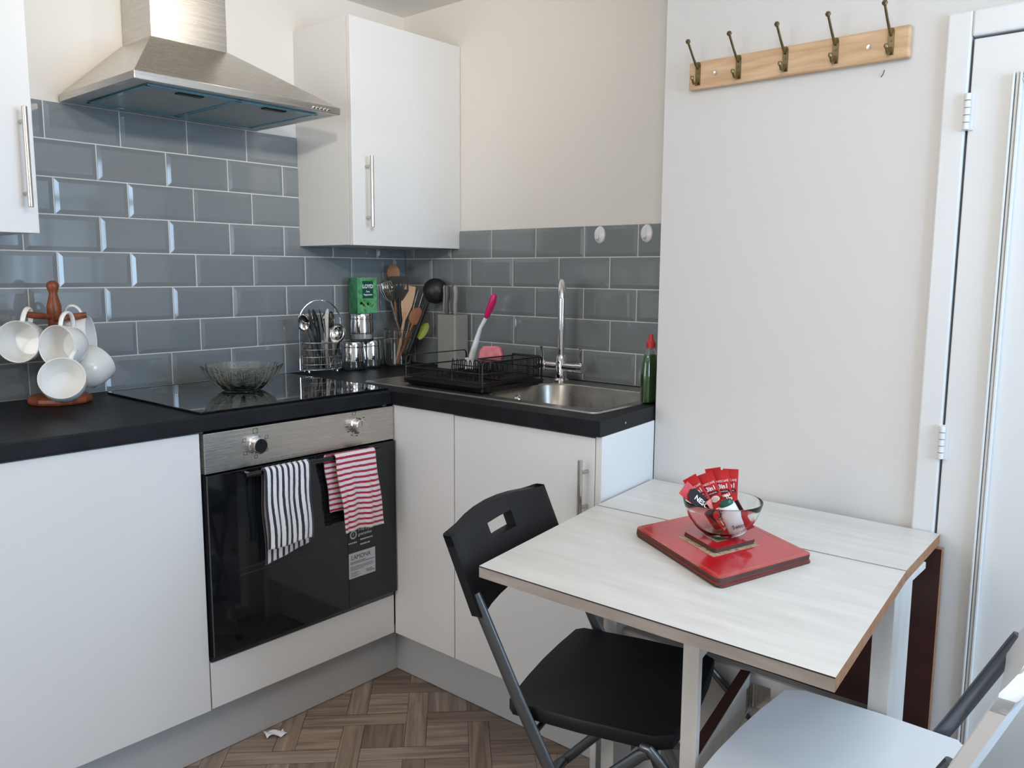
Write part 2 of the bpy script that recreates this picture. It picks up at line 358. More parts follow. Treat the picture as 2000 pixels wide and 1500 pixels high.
window('window_2', (fx0, YF-0.04, fz0), (fx1, YF-0.04, fz1))
window('added_window', (XL-0.04, lx0, lz0), (XL-0.04, lx1, lz1))  # unseen window added to house the left fill light
# ceiling spotlight bar (above the picture)
t = thing('ceiling_light', 'white ceiling spotlight bar with two bulbs over the kitchen', 'ceiling light', (-1.725, -2.20, CZ))
dl = Vector((0.55, 0.30, 0)).normalized(); b = MB(); b.obox((-1.725, -2.20, CZ-0.0125), dl, Z3.cross(dl), Z3, 0.42, 0.025, 0.012); part('bar', b, white_pl, t, bevel=0.004)
for bx_, by_ in BULBS:
    b = MB(); b.cyl((bx_, by_, CZ-0.025), (bx_, by_, CZ-0.14), 0.022, seg=20); part('lamp_holder', b, white_pl, t, smooth=True)

t = thing('added_downlight', 'small round downlight added in the ceiling near the sink for the hood glare', 'ceiling light', (-0.66, -0.98, CZ))  # unseen fitting added to carry the hood glare spot
part('rim', MB().lathe([(0.030, 0), (0.042, 0), (0.041, -0.004), (0.030, -0.003)], (-0.66, -0.98, CZ-0.0002), 28, closed=True), white_pl, t, smooth=True)

# door and its surround
FX = HX-0.012
b = MB(); b.prism([(HX+0.03, -1.968), (FX, -1.972), (FX, -2.018), (HX+0.03, -2.018)], 0, 1.775); b.box((FX, -2.80, 1.725), (HX+0.03, -2.018, 1.775)); b.box((FX, -2.80, 0), (HX+0.03, -2.765, 1.725))
struct('trim_1', b, gloss_white, bevel=0.004)
b = MB(); b.box((FX+0.003, -2.760, 0.004), (HX+0.025, -2.0225, 1.720)); door = struct('door_1', b, gloss_white, bevel=0.002)
b = MB()
for (ya, yb, za, zb) in ((-2.113, -2.095, 0.12, 1.645), (-2.69, -2.672, 0.12, 1.645)):
    for k, (q, h) in enumerate(((0, 0.012), (0.0065, 0.007), (0.013, 0.012))):
        b.box((FX+0.003-h, ya+q, za), (FX+0.004, ya+q+0.005, zb))
for za in (0.12, 1.627):
    for q, h in ((0, 0.012), (0.0065, 0.007), (0.013, 0.012)):
        b.box((FX+0.003-h, -2.672, za+q), (FX+0.004, -2.113, za+q+0.005))
part('panel_moulding', b, gloss_white, door, bevel=0.0015)
for zc in (1.581, 0.912):
    b = MB(); b.box((FX-0.002, -2.032, zc-0.036), (FX+0.004, -2.008, zc+0.036)); 
    for k in range(5): b.cyl((FX-0.006, -2.0205, zc-0.035+k*0.0142), (FX-0.006, -2.0205, zc-0.035+k*0.0142+0.0125), 0.0065, seg=12)
    part('hinge', b, gloss_white, door, smooth=True, label='white painted butt hinge')
b = MB(); b.box((HX-0.014, -1.968, 0), (HX, -1.36, 0.10)); struct('baseboard_right', b, gloss_white, bevel=0.003)

# ------------------------------------------------------------------ tiles
P_, Q_ = 0.202, 0.0998; ZT = 0.91+8*Q_
def tiles(name, M, specs, label):
    """u runs away from the corner; specs: (row index, joint offset, u0, u1, z0, z1)"""
    root = thing(name, label, 'splashback', (M @ Vector((0.5, 0, 0.91))))
    tb = MB(); gb = MB()
    for (k, off, u0, u1, c0, c1) in specs:
        zt, zb = ZT-Q_*k, ZT-Q_*(k+1)
        gz0, gz1 = max(zb, c0), min(zt, c1)
        gb.quad([M @ Vector(p) for p in ((u0, 0.0046, gz0), (u1, 0.0046, gz0), (u1, 0.0046, gz1), (u0, 0.0046, gz1))])
        n = -1
        while off+P_*n < u1:
            a, bb = off+P_*n+0.0016, off+P_*(n+1)-0.0016; n += 1
            z_a, z_b = zb+0.0016, zt-0.0016; i = 0.012
            A, B, Za, Zb = max(a, u0), min(bb, u1), max(z_a, c0), min(z_b, c1)
            if B-A < 0.006 or Zb-Za < 0.006: continue
            iA, iB, iz0, iz1 = max(a+i, A+0.0005), min(bb-i, B-0.0005), max(z_a+i, Za+0.0005), min(z_b-i, Zb-0.0005)
            if iB <= iA or iz1 <= iz0: iA, iB = A+(B-A)*.3, B-(B-A)*.3
            def h(u, z):
                d = min(u-a, bb-u, z-z_a, z_b-z, i)/i; return 0.0056+0.0021*max(d, 0)
            lo = [M @ Vector((u, h(u, z), z)) for u, z in ((A, Za), (B, Za), (B, Zb), (A, Zb))]
            hi = [M @ Vector((u, 0.0077, z)) for u, z in ((iA, iz0), (iB, iz0), (iB, iz1), (iA, iz1))]
            base = [M @ Vector((u, 0.003, z)) for u, z in ((A, Za), (B, Za), (B, Zb), (A, Zb))]
            V0 = [tb.bm.verts.new(p) for p in base]; V1 = [tb.bm.verts.new(p) for p in lo]; V2 = [tb.bm.verts.new(p) for p in hi]
            for q in range(4):
                r = (q+1) % 4; tb.bm.faces.new((V0[q], V0[r], V1[r], V1[q])); tb.bm.faces.new((V1[q], V1[r], V2[r], V2[q]))
            tb.bm.faces.new(V2)
    part('tiles', tb, tile_m, root, bevel=0.0012, seg=1); part('grout', gb, grout_m, root)
Mh = Matrix(((-1, 0, 0, 0), (0, -1, 0, 0), (0, 0, 1, 0), (0, 0, 0, 1)))      # u -> -x, depth -> -y
Ms = Matrix(((0, -1, 0, 0), (-1, 0, 0, 0), (0, 0, 1, 0), (0, 0, 0, 1)))      # u -> -y, depth -> -x
offH = (.079, .149, .066, .15, .068, .147, .062, .16); offS = (0, 0, 0, .053, .153, .053, .159, .055)
sp = [(k, offH[k], 0.492, 1.425, 0.9105, ZT) for k in range(3)]
sp += [(3, offH[3], 0.0095, 0.492, 0.9105, 1.3445), (3, offH[3], 0.492, 1.425, 0.9105, ZT), (3, offH[3], 1.425, 2.42, 0.9105, 1.3445)]
sp += [(k, offH[k], 0.0095, 2.42, 0.9105, ZT) for k in range(4, 8)]
tiles('splashback', Mh, sp, 'glossy grey wall tiles with white grout lines behind the hob and mugs')
sp = [(3, offS[3], 0.0045, 0.297, 0.9105, 1.3445), (3, offS[3], 0.297, 1.318, 0.9105, ZT)]
sp += [(k, offS[k], 0.0045, 1.318, 0.9105, ZT) for k in range(4, 8)]
tiles('splashback', Ms, sp, 'glossy grey wall tiles with white grout lines behind the sink and tap')
# ================================================================== FITTED KITCHEN
WF = 0.605; FRT = 0.595; WZ = 0.91; WB = 0.872
def bar_handle(parent, x, y, z0, z1, out, local_axis='z', r=0.006, name='handle'):
    """vertical bar handle; (x, y) is the point on the door face, out = outward direction"""
    o = Vector(out); c = Vector((x, y, 0)) + o*0.032
    b = MB(); b.tube([c+Z3*z0, c+Z3*(z0+0.001), c+Z3*(z1-0.001), c+Z3*z1], [r*0.85, r, r, r*0.85], 14)
    for z in (z0+0.032, z1-0.032): b.cyl(Vector((x, y, z)), c+Z3*z, 0.0045, seg=12)
    return part(name, b, steel_x, parent, smooth=True, label='brushed steel bar handle')

# worktops
t = thing('worktop', 'black stone-effect worktop running under the hob', 'worktop', (-1.4, -0.3, WB))
b = MB(); b.box((-2.42, -WF, WB), (-WF, -0.0005, WZ)); part('slab', b, work_m, t, bevel=0.003)
t = thing('worktop', 'black stone-effect worktop holding the inset sink', 'worktop', (-0.3, -0.7, WB))
b = MB(); sx0, sx1, sy0, sy1 = -0.492, -0.118, -1.262, -0.815
def endy(x): return -1.3185 if x > HX else -1.3185-0.032*(HX-x)/0.298
b.prism([(-WF, -WF), (-WF, endy(-WF)), (sx0, endy(sx0)), (sx0, -0.0005), (-WF+0.0004, -0.0005)], WB, WZ)
b.prism([(sx1, endy(-.1)), (-0.0005, endy(-.1)), (-0.0005, -0.0005), (sx1, -0.0005)], WB, WZ)
b.prism([(sx0, endy(sx0)), (HX, endy(HX)), (sx1, endy(-.1)), (sx1, sy0), (sx0, sy0)], WB, WZ)
b.prism([(sx0, sy1), (sx1, sy1), (sx1, -0.0005), (sx0, -0.0005)], WB, WZ)
part('slab', b, work_m, t)
b = MB(); b.cyl((-0.475, -1.3375, 0.889), (-0.475, -1.3335, 0.889), 0.003, seg=10); part('screw', b, steel_x, t, smooth=True)

# base cabinets, hob run (fronts face -y)
t = thing('base_cabinet', 'white base cabinet with a plain handleless door left of the oven', 'cabinet', (-1.51, -0.3, 0.15))
b = MB(); b.box((-1.812, -FRT+0.02, 0.152), (-1.208, -0.002, 0.871)); part('body', b, cab_m, t)
b = MB(); b.box((-1.811, -FRT, 0.155), (-1.2065, -FRT+0.018, 0.868)); part('door', b, cab_m, t, bevel=0.0012)
t = thing('base_cabinet', 'white base cabinet at the far left end of the hob run', 'cabinet', (-2.11, -0.3, 0.15))
b = MB(); b.box((-2.418, -FRT+0.02, 0.152), (-1.815, -0.002, 0.871)); part('body', b, cab_m, t)
b = MB(); b.box((-2.418, -FRT, 0.155), (-1.8145, -FRT+0.018, 0.868)); part('door', b, cab_m, t, bevel=0.0012)
t = thing('oven_housing', 'white oven housing with a blank panel below the oven', 'cabinet', (-0.9, -0.3, 0.15))
b = MB(); b.box((-1.204, -FRT+0.02, 0.152), (-1.186, -0.002, 0.871)); b.box((-0.614, -FRT+0.02, 0.152), (-0.599, -0.002, 0.871)); b.box((-1.186, -FRT+0.02, 0.152), (-0.614, -0.002, 0.27))
part('body', b, cab_m, t)
b = MB(); b.box((-1.203, -FRT, 0.157), (-0.5975, -FRT+0.018, 0.279)); part('front_panel', b, cab_m, t, bevel=0.0012)
# corner post and sink run (fronts face -x)
t = thing('corner_panel', 'narrow white blank panel in the corner right of the oven', 'cabinet panel', (-0.58, -0.72, 0.15))
b = MB(); b.box((-FRT, -0.852, 0.155), (-FRT+0.018, -0.597, 0.868)); part('panel', b, cab_m, t, bevel=0.0012)
t = thing('sink_cabinet', 'white sink cabinet with one door and a bright end panel beside the table', 'cabinet', (-0.3, -1.09, 0.15))
b = MB(); b.box((-FRT+0.02, -1.310, 0.152), (-0.03, -0.856, 0.70)); part('body', b, cab_m, t)
b = MB(); b.box((-FRT, -1.330, 0.155), (-FRT+0.018, -0.8555, 0.866)); d = part('door', b, cab_m, t, bevel=0.0012)
bar_handle(d, -FRT, -1.310, 0.665, 0.815, (-1, 0, 0))
b = MB(); b.prism([(-FRT, -1.3325), (-FRT, -1.3505), (HX-0.0005, -1.3200), (HX-0.0005, -1.3125)], 0.002, 0.871); part('end_panel', b, cab_m, t, bevel=0.0008)
b = MB(); b.box((-0.54, -1.328, 0.002), (-0.522, -0.54, 0.15)); o = part('plinth', b, plinth_m); origin(o, (-0.53, -0.93, 0)); tag(o, 'grey-white plinth board under the sink cabinet', 'plinth')
b = MB(); b.box((-2.418, -0.54, 0.002), (-0.5405, -0.522, 0.15)); o = part('plinth', b, plinth_m); origin(o, (-1.4, -0.53, 0)); tag(o, 'grey-white plinth board under the oven and left cabinet', 'plinth')

# wall cabinets
def wall_cab(label, x0, x1, hx, zt=2.052, zb=1.345):
    t = thing('wall_cabinet', label, 'cabinet', ((x0+x1)/2, -0.14, zb))
    b = MB(); b.box((x0, -0.278, zb), (x1, -0.0008, zt)); part('body', b, cab_m, t, bevel=0.001)
    b = MB(); b.box((x0-0.0005, -0.300, zb-0.001), (x1-0.001, -0.281, zt)); d = part('door', b, cab_m, t, bevel=0.0015)
    bar_handle(d, hx, -0.300, 1.402, 1.628, (0, -1, 0))
wall_cab('white wall cabinet with a steel bar handle in the corner right of the hood', -0.492, -0.0008, -0.438)
wall_cab('white wall cabinet cut off by the left edge, steel handle near its right side', -2.02, -1.424, -1.452)

# hob
t = thing('hob', 'black glass ceramic hob set in the worktop', 'hob', (-0.89, -0.32, WZ))
b = MB(); b.prism([(p[0]-0.891, p[1]-0.318) for p in rrect(0.604, 0.516, 0.006)], WZ+0.0004, WZ+0.0065); part('glass', b, hob_m, t, bevel=0.0015)
ring_m = mat('ring_grey', (0.05, 0.05, 0.05), 0.3, noise=0.1)
for (cx, cy, r) in ((-1.04, -0.19, 0.073), (-1.04, -0.44, 0.09), (-0.76, -0.19, 0.09), (-0.76, -0.44, 0.073)):
    b = MB(); b.lathe([(r, WZ+0.0067), (r+0.0012, WZ+0.0067), (r+0.0012, WZ+0.0065), (r, WZ+0.0065)], (cx, cy, 0), 48, closed=True)
    part('cooking_zone_ring', b, ring_m, t)

# oven
t = thing('oven', 'built-in electric oven with steel control panel and black glass door', 'oven', (-0.9, -0.3, 0.28))
b = MB(); b.box((-1.184, -FRT+0.02, 0.285), (-0.616, -0.03, 0.86)); part('body', b, black_pl, t)
b = MB(); b.box((-1.2005, -FRT-0.010, 0.7665), (-0.5995, -FRT+0.018, 0.8665)); cp = part('control_panel', b, steel, t, bevel=0.001)
b = MB(); b.box((-1.2, -FRT-0.018, 0.298), (-0.600, -FRT+0.018, 0.7635)); dr = part('door', b, black_glass, t, bevel=0.001)
b = MB(); b.box((-1.2, -FRT-0.004, 0.283), (-0.600, -FRT+0.018, 0.2955)); part('vent_strip', b, mat('dark_steel', (0.12, 0.12, 0.13), 0.3, 0.9, noise=0.1), t)
YD = -FRT-0.018
win = mat('smoked_window', (0.012, 0.014, 0.016), 0.06, noise=0.3, nscale=3, coat=0.3)
b = MB(); b.box((-1.125, YD-0.0005, 0.40), (-0.80, YD+0.001, 0.72)); part('window', b, win, dr)
b = MB()
for z in (0.492, 0.508): b.box((-1.122, YD-0.0009, z), (-0.802, YD-0.0004, z+0.0012))
part('shelf_rail', b, print_grey and mat('dim_rail', (0.07, 0.07, 0.075), 0.4, 0.5, noise=0.1), dr)
b = MB(); hz = 0.755; hy = YD-0.030
b.tube([(-1.115, hy, hz), (-0.685, hy, hz)], 0.0065, 14); b.cyl((-1.10, YD, hz), (-1.10, hy, hz), 0.0055); b.cyl((-0.70, YD, hz), (-0.70, hy, hz), 0.0055)
part('handle', b, black_glass, dr, smooth=True)
YP = -FRT-0.010
for (kx, kz, face, ang) in ((-1.060, 0.820, black_pl, 0.2), (-0.737, 0.825, steel_x, 0.0)):
    M = axes((kx, YP, kz), (1, 0, 0), (0, 0, 1))
    b = MB(); b.lathe([(0.0, 0), (0.023, 0), (0.023, 0.004), (0.0205, 0.005), (0.0205, 0.024), (0.019, 0.0255), (0, 0.0255)], seg=36, M=M)
    k = part('knob', b, chrome, cp, smooth=True)
    b = MB(); b.lathe([(0, 0.0255), (0.0175, 0.0255), (0.0170, 0.0268), (0, 0.0268)], seg=36, M=M)
    c, s_ = cos(ang), sin(ang); b.obox(M @ Vector((0, 0.008, 0.0278)), (1, 0, 0), (0, 0, 1), (0, -1, 0), 0.0012, 0.007, 0.0012)
    part('knob_cap', b, face, k, smooth=True)
def ptext(s, x, z, size, m=print_black, par=None, y=None, **k):
    return text(s, size, axes((x, (YP if y is None else y)-0.0006, z), (1, 0, 0), (0, 0, 1)), m, par, **k)
def outline(b, cx, cz, w, h, t=0.0008, y=YP):
    for (a0, a1, c0, c1) in ((cx-w, cx+w, cz+h-t, cz+h), (cx-w, cx+w, cz-h, cz-h+t), (cx-w, cx-w+t, cz-h, cz+h), (cx+w-t, cx+w, cz-h, cz+h)):
        b.box((a0, y-0.0006, c0), (a1, y+0.0002, c1))
marks = [(-1.060, 0.856, 0.0065, 0.0065), (-0.745, 0.861, 0.006, 0.0045)]
marks += [(-1.060+0.037*cos(radians(a)), 0.820+0.031*sin(radians(a)), 0.0045, 0.0045) for a in (150, 215, 270, 325, 30)]
for q in marks: b = MB(); outline(b, *q); part('dial_symbol', b, print_black, cp)
for a in (-60, -90, -120, -150, 180, 0, 40):
    mx_, mz_ = -0.737+0.034*cos(radians(a)), 0.825+0.03*sin(radians(a)); b = MB(); b.box((mx_-0.0035, YP-0.0006, mz_), (mx_+0.0035, YP+0.0002, mz_+0.0022)); part('dial_mark', b, print_black, cp)
# stickers on the oven door
b = MB(); b.box((-0.780, YD-0.0011, 0.383), (-0.684, YD-0.0002, 0.458)); st = part('sticker', b, mat('silver_sticker', (0.50, 0.51, 0.54), 0.45, noise=0.05), dr, label='silver sticker printed LAMONA')
ptext('LAMONA', -0.737, 0.444, 0.0195, print_grey and mat('dark_grey_print', (0.12, 0.12, 0.13), 0.5, noise=0.05), st, y=YD-0.0011, sx=0.86)
b = MB()
for i, (a, c) in enumerate(((0, .055), (0, .088), (0, .085), (0, .086), (0, .084), (0, .05))):
    z = (0.430, 0.4255, 0.417, 0.4135, 0.410, 0.4065)[i]; h = 0.0017 if i < 2 else 0.0008
    b.box((-0.776, YD-0.0016, z), (-0.776+c, YD-0.0010, z+h))
for i in range(5): b.box((-0.776, YD-0.0016, 0.4-0.003*i), (-0.776+(.03, .034, .025, .036, .03)[i], YD-0.0010, 0.4006-0.003*i))
for i in range(2): b.box((-0.718, YD-0.0016, 0.3965-0.005*i), (-0.718+(.022, .030)[i], YD-0.0010, 0.3985-0.005*i))
part('small_print', b, mat('dark_grey_print'), st)
M = axes((-0.763, YD-0.0009, 0.512), (1, 0, 0), (0, 0, 1))
b = MB(); b.lathe([(0.008, 0), (0.0125, 0), (0.0125, 0.0006), (0.008, 0.0006)], seg=32, M=M, closed=True); part('ring_logo', b, print_grey, dr)
ptext('3', -0.763, 0.512, 0.011, print_grey, dr, y=YD-0.0004, bold=0.0003)
ptext('Free 3 year', -0.7455, 0.5225, 0.0125, print_grey, dr, y=YD-0.0004, align='LEFT', bold=0.0002)
ptext('guarantee', -0.7455, 0.509, 0.0125, print_grey, dr, y=YD-0.0004, align='LEFT', bold=0.0002)
b = MB()
for (x0_, x1_, z_) in ((-0.780, -0.748, 0.486), (-0.738, -0.686, 0.490), (-0.738, -0.700, 0.476)):
    n = int((x1_-x0_)/0.0052)
    for i in range(n): b.box((x0_+i*0.0052, YD-0.0009, z_), (x0_+i*0.0052+0.0036, YD-0.0004, z_+0.0042))
part('small_print', b, print_grey, dr)

# cooker hood
t = thing('cooker_hood', 'stainless steel chimney cooker hood above the hob', 'cooker hood', (-0.95, 0, 1.71))
hx0, hx1, hy0 = -1.250, -0.651, -0.450; RB, RT = 1.708, 1.727
b = MB(); lo = [(hx0, hy0), (hx1, hy0), (hx1, -0.0098), (hx0, -0.0098)]; cx0, cx1, cy0 = -1.066, -0.840, -0.172
lo1 = [Vector((p[0], p[1], RT)) for p in lo]; hi1 = [Vector(p) for p in ((cx0-.004, cy0-.004, 1.888), (cx1+.004, cy0-.004, 1.888), (cx1+.004, -0.002, 1.888), (cx0-.004, -0.002, 1.888))]
lo0 = [Vector((p[0], p[1], RB)) for p in lo]; li = [Vector((p[0]+(.014 if p[0] < -1 else -.014), p[1]+(.014 if p[1] < -.2 else -.014), RB)) for p in lo]; lu = [v+Z3*0.008 for v in li]
b.rings([lu, li, lo0, lo1, hi1], cap0=True, cap1=True); part('canopy', b, steel, t, bevel=0.0012)
b = MB(); b.box((cx0, cy0, 1.886), (cx1, -0.002, CZ-0.0005)); part('chimney', b, steel, t, bevel=0.0015)
b = MB(); b.box((hx0+0.013, hy0+0.013, RB+0.0005), (hx1-0.013, -0.024, RB+0.004)); part('underside_panel', b, hood_under, t)
for (fx0, fx1) in ((-1.20, -0.957), (-0.95, -0.71)):
    b = MB(); fy0, fy1 = -0.415, -0.075
    b.box((fx0, fy0, RB-0.003), (fx1, fy1, RB+0.0003)); f = part('filter', b, filter_m, t, bevel=0.001)
    b = MB()
    for (a0, a1, c0, c1) in ((fx0-.004, fx1+.004, fy0-.004, fy0+.006), (fx0-.004, fx1+.004, fy1-.006, fy1+.004), (fx0-.004, fx0+.006, fy0, fy1), (fx1-.006, fx1+.004, fy0, fy1)):
        b.box((a0, c0, RB-0.0045), (a1, c1, RB-0.002))
    part('film_border', b, blue_film, f)
    b = MB(); c = (fx0+fx1)/2; b.box((c-0.035, fy0+0.02, RB-0.006), (c+0.035, fy0+0.04, RB-0.003)); part('latch', b, black_pl, f, bevel=0.001)
for i in range(5):
    b = MB(); x = -0.742+i*0.0125; M = axes((x, hy0, 1.7175), (1, 0, 0), (0, 0, 1)); b.lathe([(0, 0), (0.0042, 0), (0.0042, 0.004), (0.003, 0.0055), (0, 0.0055)], seg=16, M=M)
    part('button', b, chrome, t, smooth=True)
b = MB()     # torn film residue on the left slope
n_ = Vector((-(1.888-RT), 0, (cx0-hx0))).normalized()
for (a, s0, s1, w) in ((-0.20, 0.15, 0.62, 0.014), (-0.17, 0.35, 0.80, 0.009)):
    p = [Vector((hx0+(cx0-hx0)*s, a+0.02*s, RT+(1.888-RT)*s))+n_*0.0006 for s in (s0, s0+0.2, s0+0.3, s1)]
    for i in range(3): b.quad([p[i]+Y3*w*(0.3+0.5*(i % 2)), p[i]-Y3*w, p[i+1]-Y3*w*0.8, p[i+1]+Y3*w*0.5])
part('film_residue', b, print_white, t)

# sink
t = thing('sink', 'stainless steel inset sink with drainer on the worktop', 'sink', (-0.29, -0.83, WZ))
ZS = WZ+0.004
b = MB()
def se(cx, cy, w, h, r, z, n=6): return [Vector((cx+p[0], cy+p[1], z)) for p in rrect(w, h, r, n)]
bcx, bcy, bw, bh = -0.305, -1.0385, 0.352, 0.425
outer = se(-0.292, -0.829, 0.468, 0.902, 0.02, ZS); outer0 = se(-0.292, -0.829, 0.472, 0.906, 0.02, WZ+0.0003); inn = se(-0.292, -0.829, 0.456, 0.890, 0.018, ZS-0.0015)
b.rings([outer0, outer, inn], cap0=False, cap1=False)
bowl0 = se(bcx, bcy, bw, bh, 0.09, ZS-0.0015)
# plate between inner outline and bowl opening
vi = [b.bm.verts.new(p) for p in inn]; vb = [b.bm.verts.new(p) for p in bowl0]; n = len(vi)
for i in range(n): b.bm.faces.new((vi[i], vi[(i+1) % n], vb[(i+1) % n], vb[i]))
b.rings([bowl0, se(bcx, bcy, bw-0.008, bh-0.008, 0.088, ZS-0.006), se(bcx, bcy, bw-0.03, bh-0.03, 0.08, WZ-0.13), se(bcx, bcy, bw-0.07, bh-0.07, 0.06, WZ-0.15), se(bcx, bcy, 0.08, 0.08, 0.038, WZ-0.153)], cap0=False, cap1=True)
bmesh.ops.remove_doubles(b.bm, verts=b.bm.verts, dist=0.0001)
part('basin', b, sinkm, t, smooth=True)
b = MB()
for i in range(7): x = -0.43+i*0.045; b.box((x, -0.79, ZS-0.0012), (x+0.008, -0.45, ZS+0.0012))
part('drainer_ribs', b, sinkm, t, bevel=0.002)
b = MB(); M = axes((-0.300, bcy+bh/2-0.0062, 0.878), (1, 0, 0), (0, 0, 1)); b.lathe([(0.006, 0), (0.013, 0), (0.013, 0.002), (0.009, 0.003), (0.006, 0.001)], seg=24, M=M, closed=True); b.obox(M @ Vector((0, 0, 0.001)), (1, 0, 0), (0, 0, 1), (0, -1, 0), 0.002, 0.007, 0.001)
part('overflow', b, chrome, t, smooth=True)
b = MB(); b.lathe([(0, WZ-0.152), (0.035, WZ-0.152), (0.038, WZ-0.149), (0, WZ-0.150)], (bcx, bcy, 0), 24); part('plug_hole', b, chrome, t, smooth=True)

# tap
tx, ty = -0.088, -0.838
t = thing('tap', 'chrome swan-neck mixer tap behind the sink', 'tap', (tx, ty, ZS))
b = MB(); b.lathe([(0, 0), (0.026, 0), (0.026, 0.004), (0.019, 0.010), (0.018, 0.075), (0.013, 0.085), (0, 0.085)], (tx, ty, ZS-0.001), 28); body = part('body', b, chrome, t, smooth=True)
dv = Vector((-0.80, -0.60, 0)); dv.normalize(); RR = 0.060
c0 = Vector((tx, ty, 1.172)); pth = [Vector((tx, ty, 0.99)), Vector((tx, ty, 1.05)), Vector((tx, ty, 1.11))] + arc(c0+dv*RR, RR, 180, 0, 16, dv, Z3) + [c0+dv*2*RR-Z3*0.04, c0+dv*2*RR-Z3*0.076]
b = MB(); b.tube(pth, [0.0125]*len(pth), 18); b.cyl(c0+dv*2*RR-Z3*0.066, c0+dv*2*RR-Z3*0.084, 0.0135, seg=18); part('spout', b, chrome, t, smooth=True)
b = MB(); b.tube([(tx+.0, ty+0.078, ZS+0.045), (tx, ty+0.04, ZS+0.045), (tx, ty-0.04, ZS+0.045), (tx, ty-0.078, ZS+0.045)], 0.0145, 20); part('crossbar', b, chrome, t, smooth=True)
for s_ in (1, -1):
    b = MB(); b.cyl((tx, ty+s_*0.060, ZS+0.045), (tx, ty+s_*0.088, ZS+0.045), 0.0165, seg=22); q = Vector((tx, ty+s_*0.075, ZS+0.055)); b.tube([q, q+Z3*0.03, q+Z3*0.052+Vector((-0.006, s_*0.004, 0))], [0.0045, 0.0038, 0.0048], 10)
    part('lever', b, chrome, t, smooth=True)

# suction hooks
for (y, lb) in ((-0.924, 'white oval suction hook on the sink tiles, the left one, right of the tap'), (-1.096, 'white oval suction hook at the right end of the sink tiles')):
    M = axes((-0.0092, y, 1.379), (0, -1, 0), (0, 0, 1))
    t = thing('suction_hook', lb, 'hook', (-0.009, y, 1.379), group='suction hooks on the sink tiles')
    b = MB(); b.lathe([(0, 0), (0.021, 0), (0.019, 0.004), (0.009, 0.008), (0, 0.009)], seg=28, M=M @ Matrix.Diagonal((1, 1.3, 1, 1))); part('suction_cup', b, clear_pl, t, smooth=True)
    b = MB(); b.tube([M @ Vector(p) for p in ((0, 0.016, 0.007), (0, 0.0, 0.009), (0, -0.012, 0.011), (0, -0.016, 0.016), (0, -0.012, 0.021))], 0.0024, 8); part('hook', b, clear_pl, t, smooth=True)

# ================================================================== COAT RACK
t = thing('coat_rack', 'pine board coat rack with five brass hooks on the white wall', 'coat rack', (HX, -1.65, 1.735))
b = MB(); b.box((HX-0.019, -1.905, 1.703), (HX-0.0004, -1.399, 1.768)); part('board', b, pine, t, bevel=0.004)
bx = HX-0.019
for y in (-1.424, -1.529, -1.642, -1.754, -1.868):
    b = MB(); b.box((bx-0.0025, y-0.0065, 1.712), (bx+0.0002, y+0.0065, 1.760)); b.cyl((bx-0.001, y, 1.760), (bx-0.0026, y, 1.760), 0.0065, seg=14)
    b.tube([(bx-0.002, y, 1.752), (bx-0.012, y, 1.757), (bx-0.030, y, 1.775), (bx-0.052, y, 1.800)], [0.0035, 0.003, 0.0027, 0.0027], 10)
    b.lathe([(0, -0.006), (0.004, -0.0045), (0.006, 0), (0.004, 0.0045), (0, 0.006)], (bx-0.054, y, 1.803), 14)
    b.tube([(bx-0.002, y, 1.726), (bx-0.010, y, 1.714), (bx-0.020, y, 1.713), (bx-0.028, y, 1.722)], [0.004, 0.0032, 0.0028, 0.0028], 10)
    b.lathe([(0, -0.005), (0.0036, -0.004), (0.005, 0), (0.0036, 0.004), (0, 0.005)], (bx-0.029, y, 1.725), 14)
    h = part('hook', b, brass, t, smooth=True, bevel=0)
    b = MB()
    for z in (1.741, 1.720): b.cyl((bx-0.002, y+0.0, z), (bx-0.0045, y, z), 0.0028, seg=12)
    part('screw', b, brass, h, smooth=True)
for y in (-1.470, -1.824):
    M = axes((bx, y, 1.735), (0, -1, 0), (0, 0, 1)); b = MB(); b.lathe([(0, 0.0002), (0.0055, 0.0002), (0.005, 0.0012), (0.0015, 0.0006), (0, 0.0002)], seg=18, M=M); part('fixing_screw', b, steel_x, t, smooth=True)
b = MB(); b.tube([(HX-0.0008, -1.853, 1.688), (HX-0.002, -1.851, 1.680), (HX-0.0015, -1.847, 1.674)], 0.0007, 6); o = part('wire_scrap', b, print_black); origin(o, (HX, -1.85, 1.68)); tag(o, 'tiny dark wire stub poking from the wall below the coat rack', 'wire')
# ================================================================== ON THE WORKTOP
# mug tree
mx, my = -1.341, -0.126
t = thing('mug_tree', 'turned red-brown wooden mug tree at the left end of the worktop', 'mug tree', (mx, my, WZ))
b = MB(); b.lathe([(0, 0), (0.074, 0), (0.078, 0.006), (0.077, 0.016), (0.070, 0.021), (0.020, 0.024), (0, 0.024)], (mx, my, WZ+0.0005), 12); part('base', b, redwood, t, bevel=0.002)
b = MB(); b.lathe([(0, .02), (0.017, .02), (0.016, .10), (0.017, .17), (0.0165, .235), (0.0175, .240), (0.0175, .255), (0.0125, .275), (0.0095, .288), (0.0125, .297), (0.0155, .306), (0.014, .314), (0.007, .320), (0, .321)], (mx, my, WZ), 24); part('post', b, redwood, t, smooth=True)
pegs = []
for (a, z, ln) in ((200, 1.147, .085), (-95, 1.142, .085), (-20, 1.142, .075), (185, 1.047, .034), (-30, 1.045, .075), (250, 1.045, .030)):
    d = Vector((cos(radians(a)), sin(radians(a)), 0.14)).normalized(); p0 = Vector((mx, my, z-0.012))
    b = MB(); b.tube([p0, p0+d*ln*0.3, p0+d*ln*0.75, p0+d*ln], [0.008, 0.0075, 0.009, 0.0075], 12); part('peg', b, redwood, t, smooth=True)
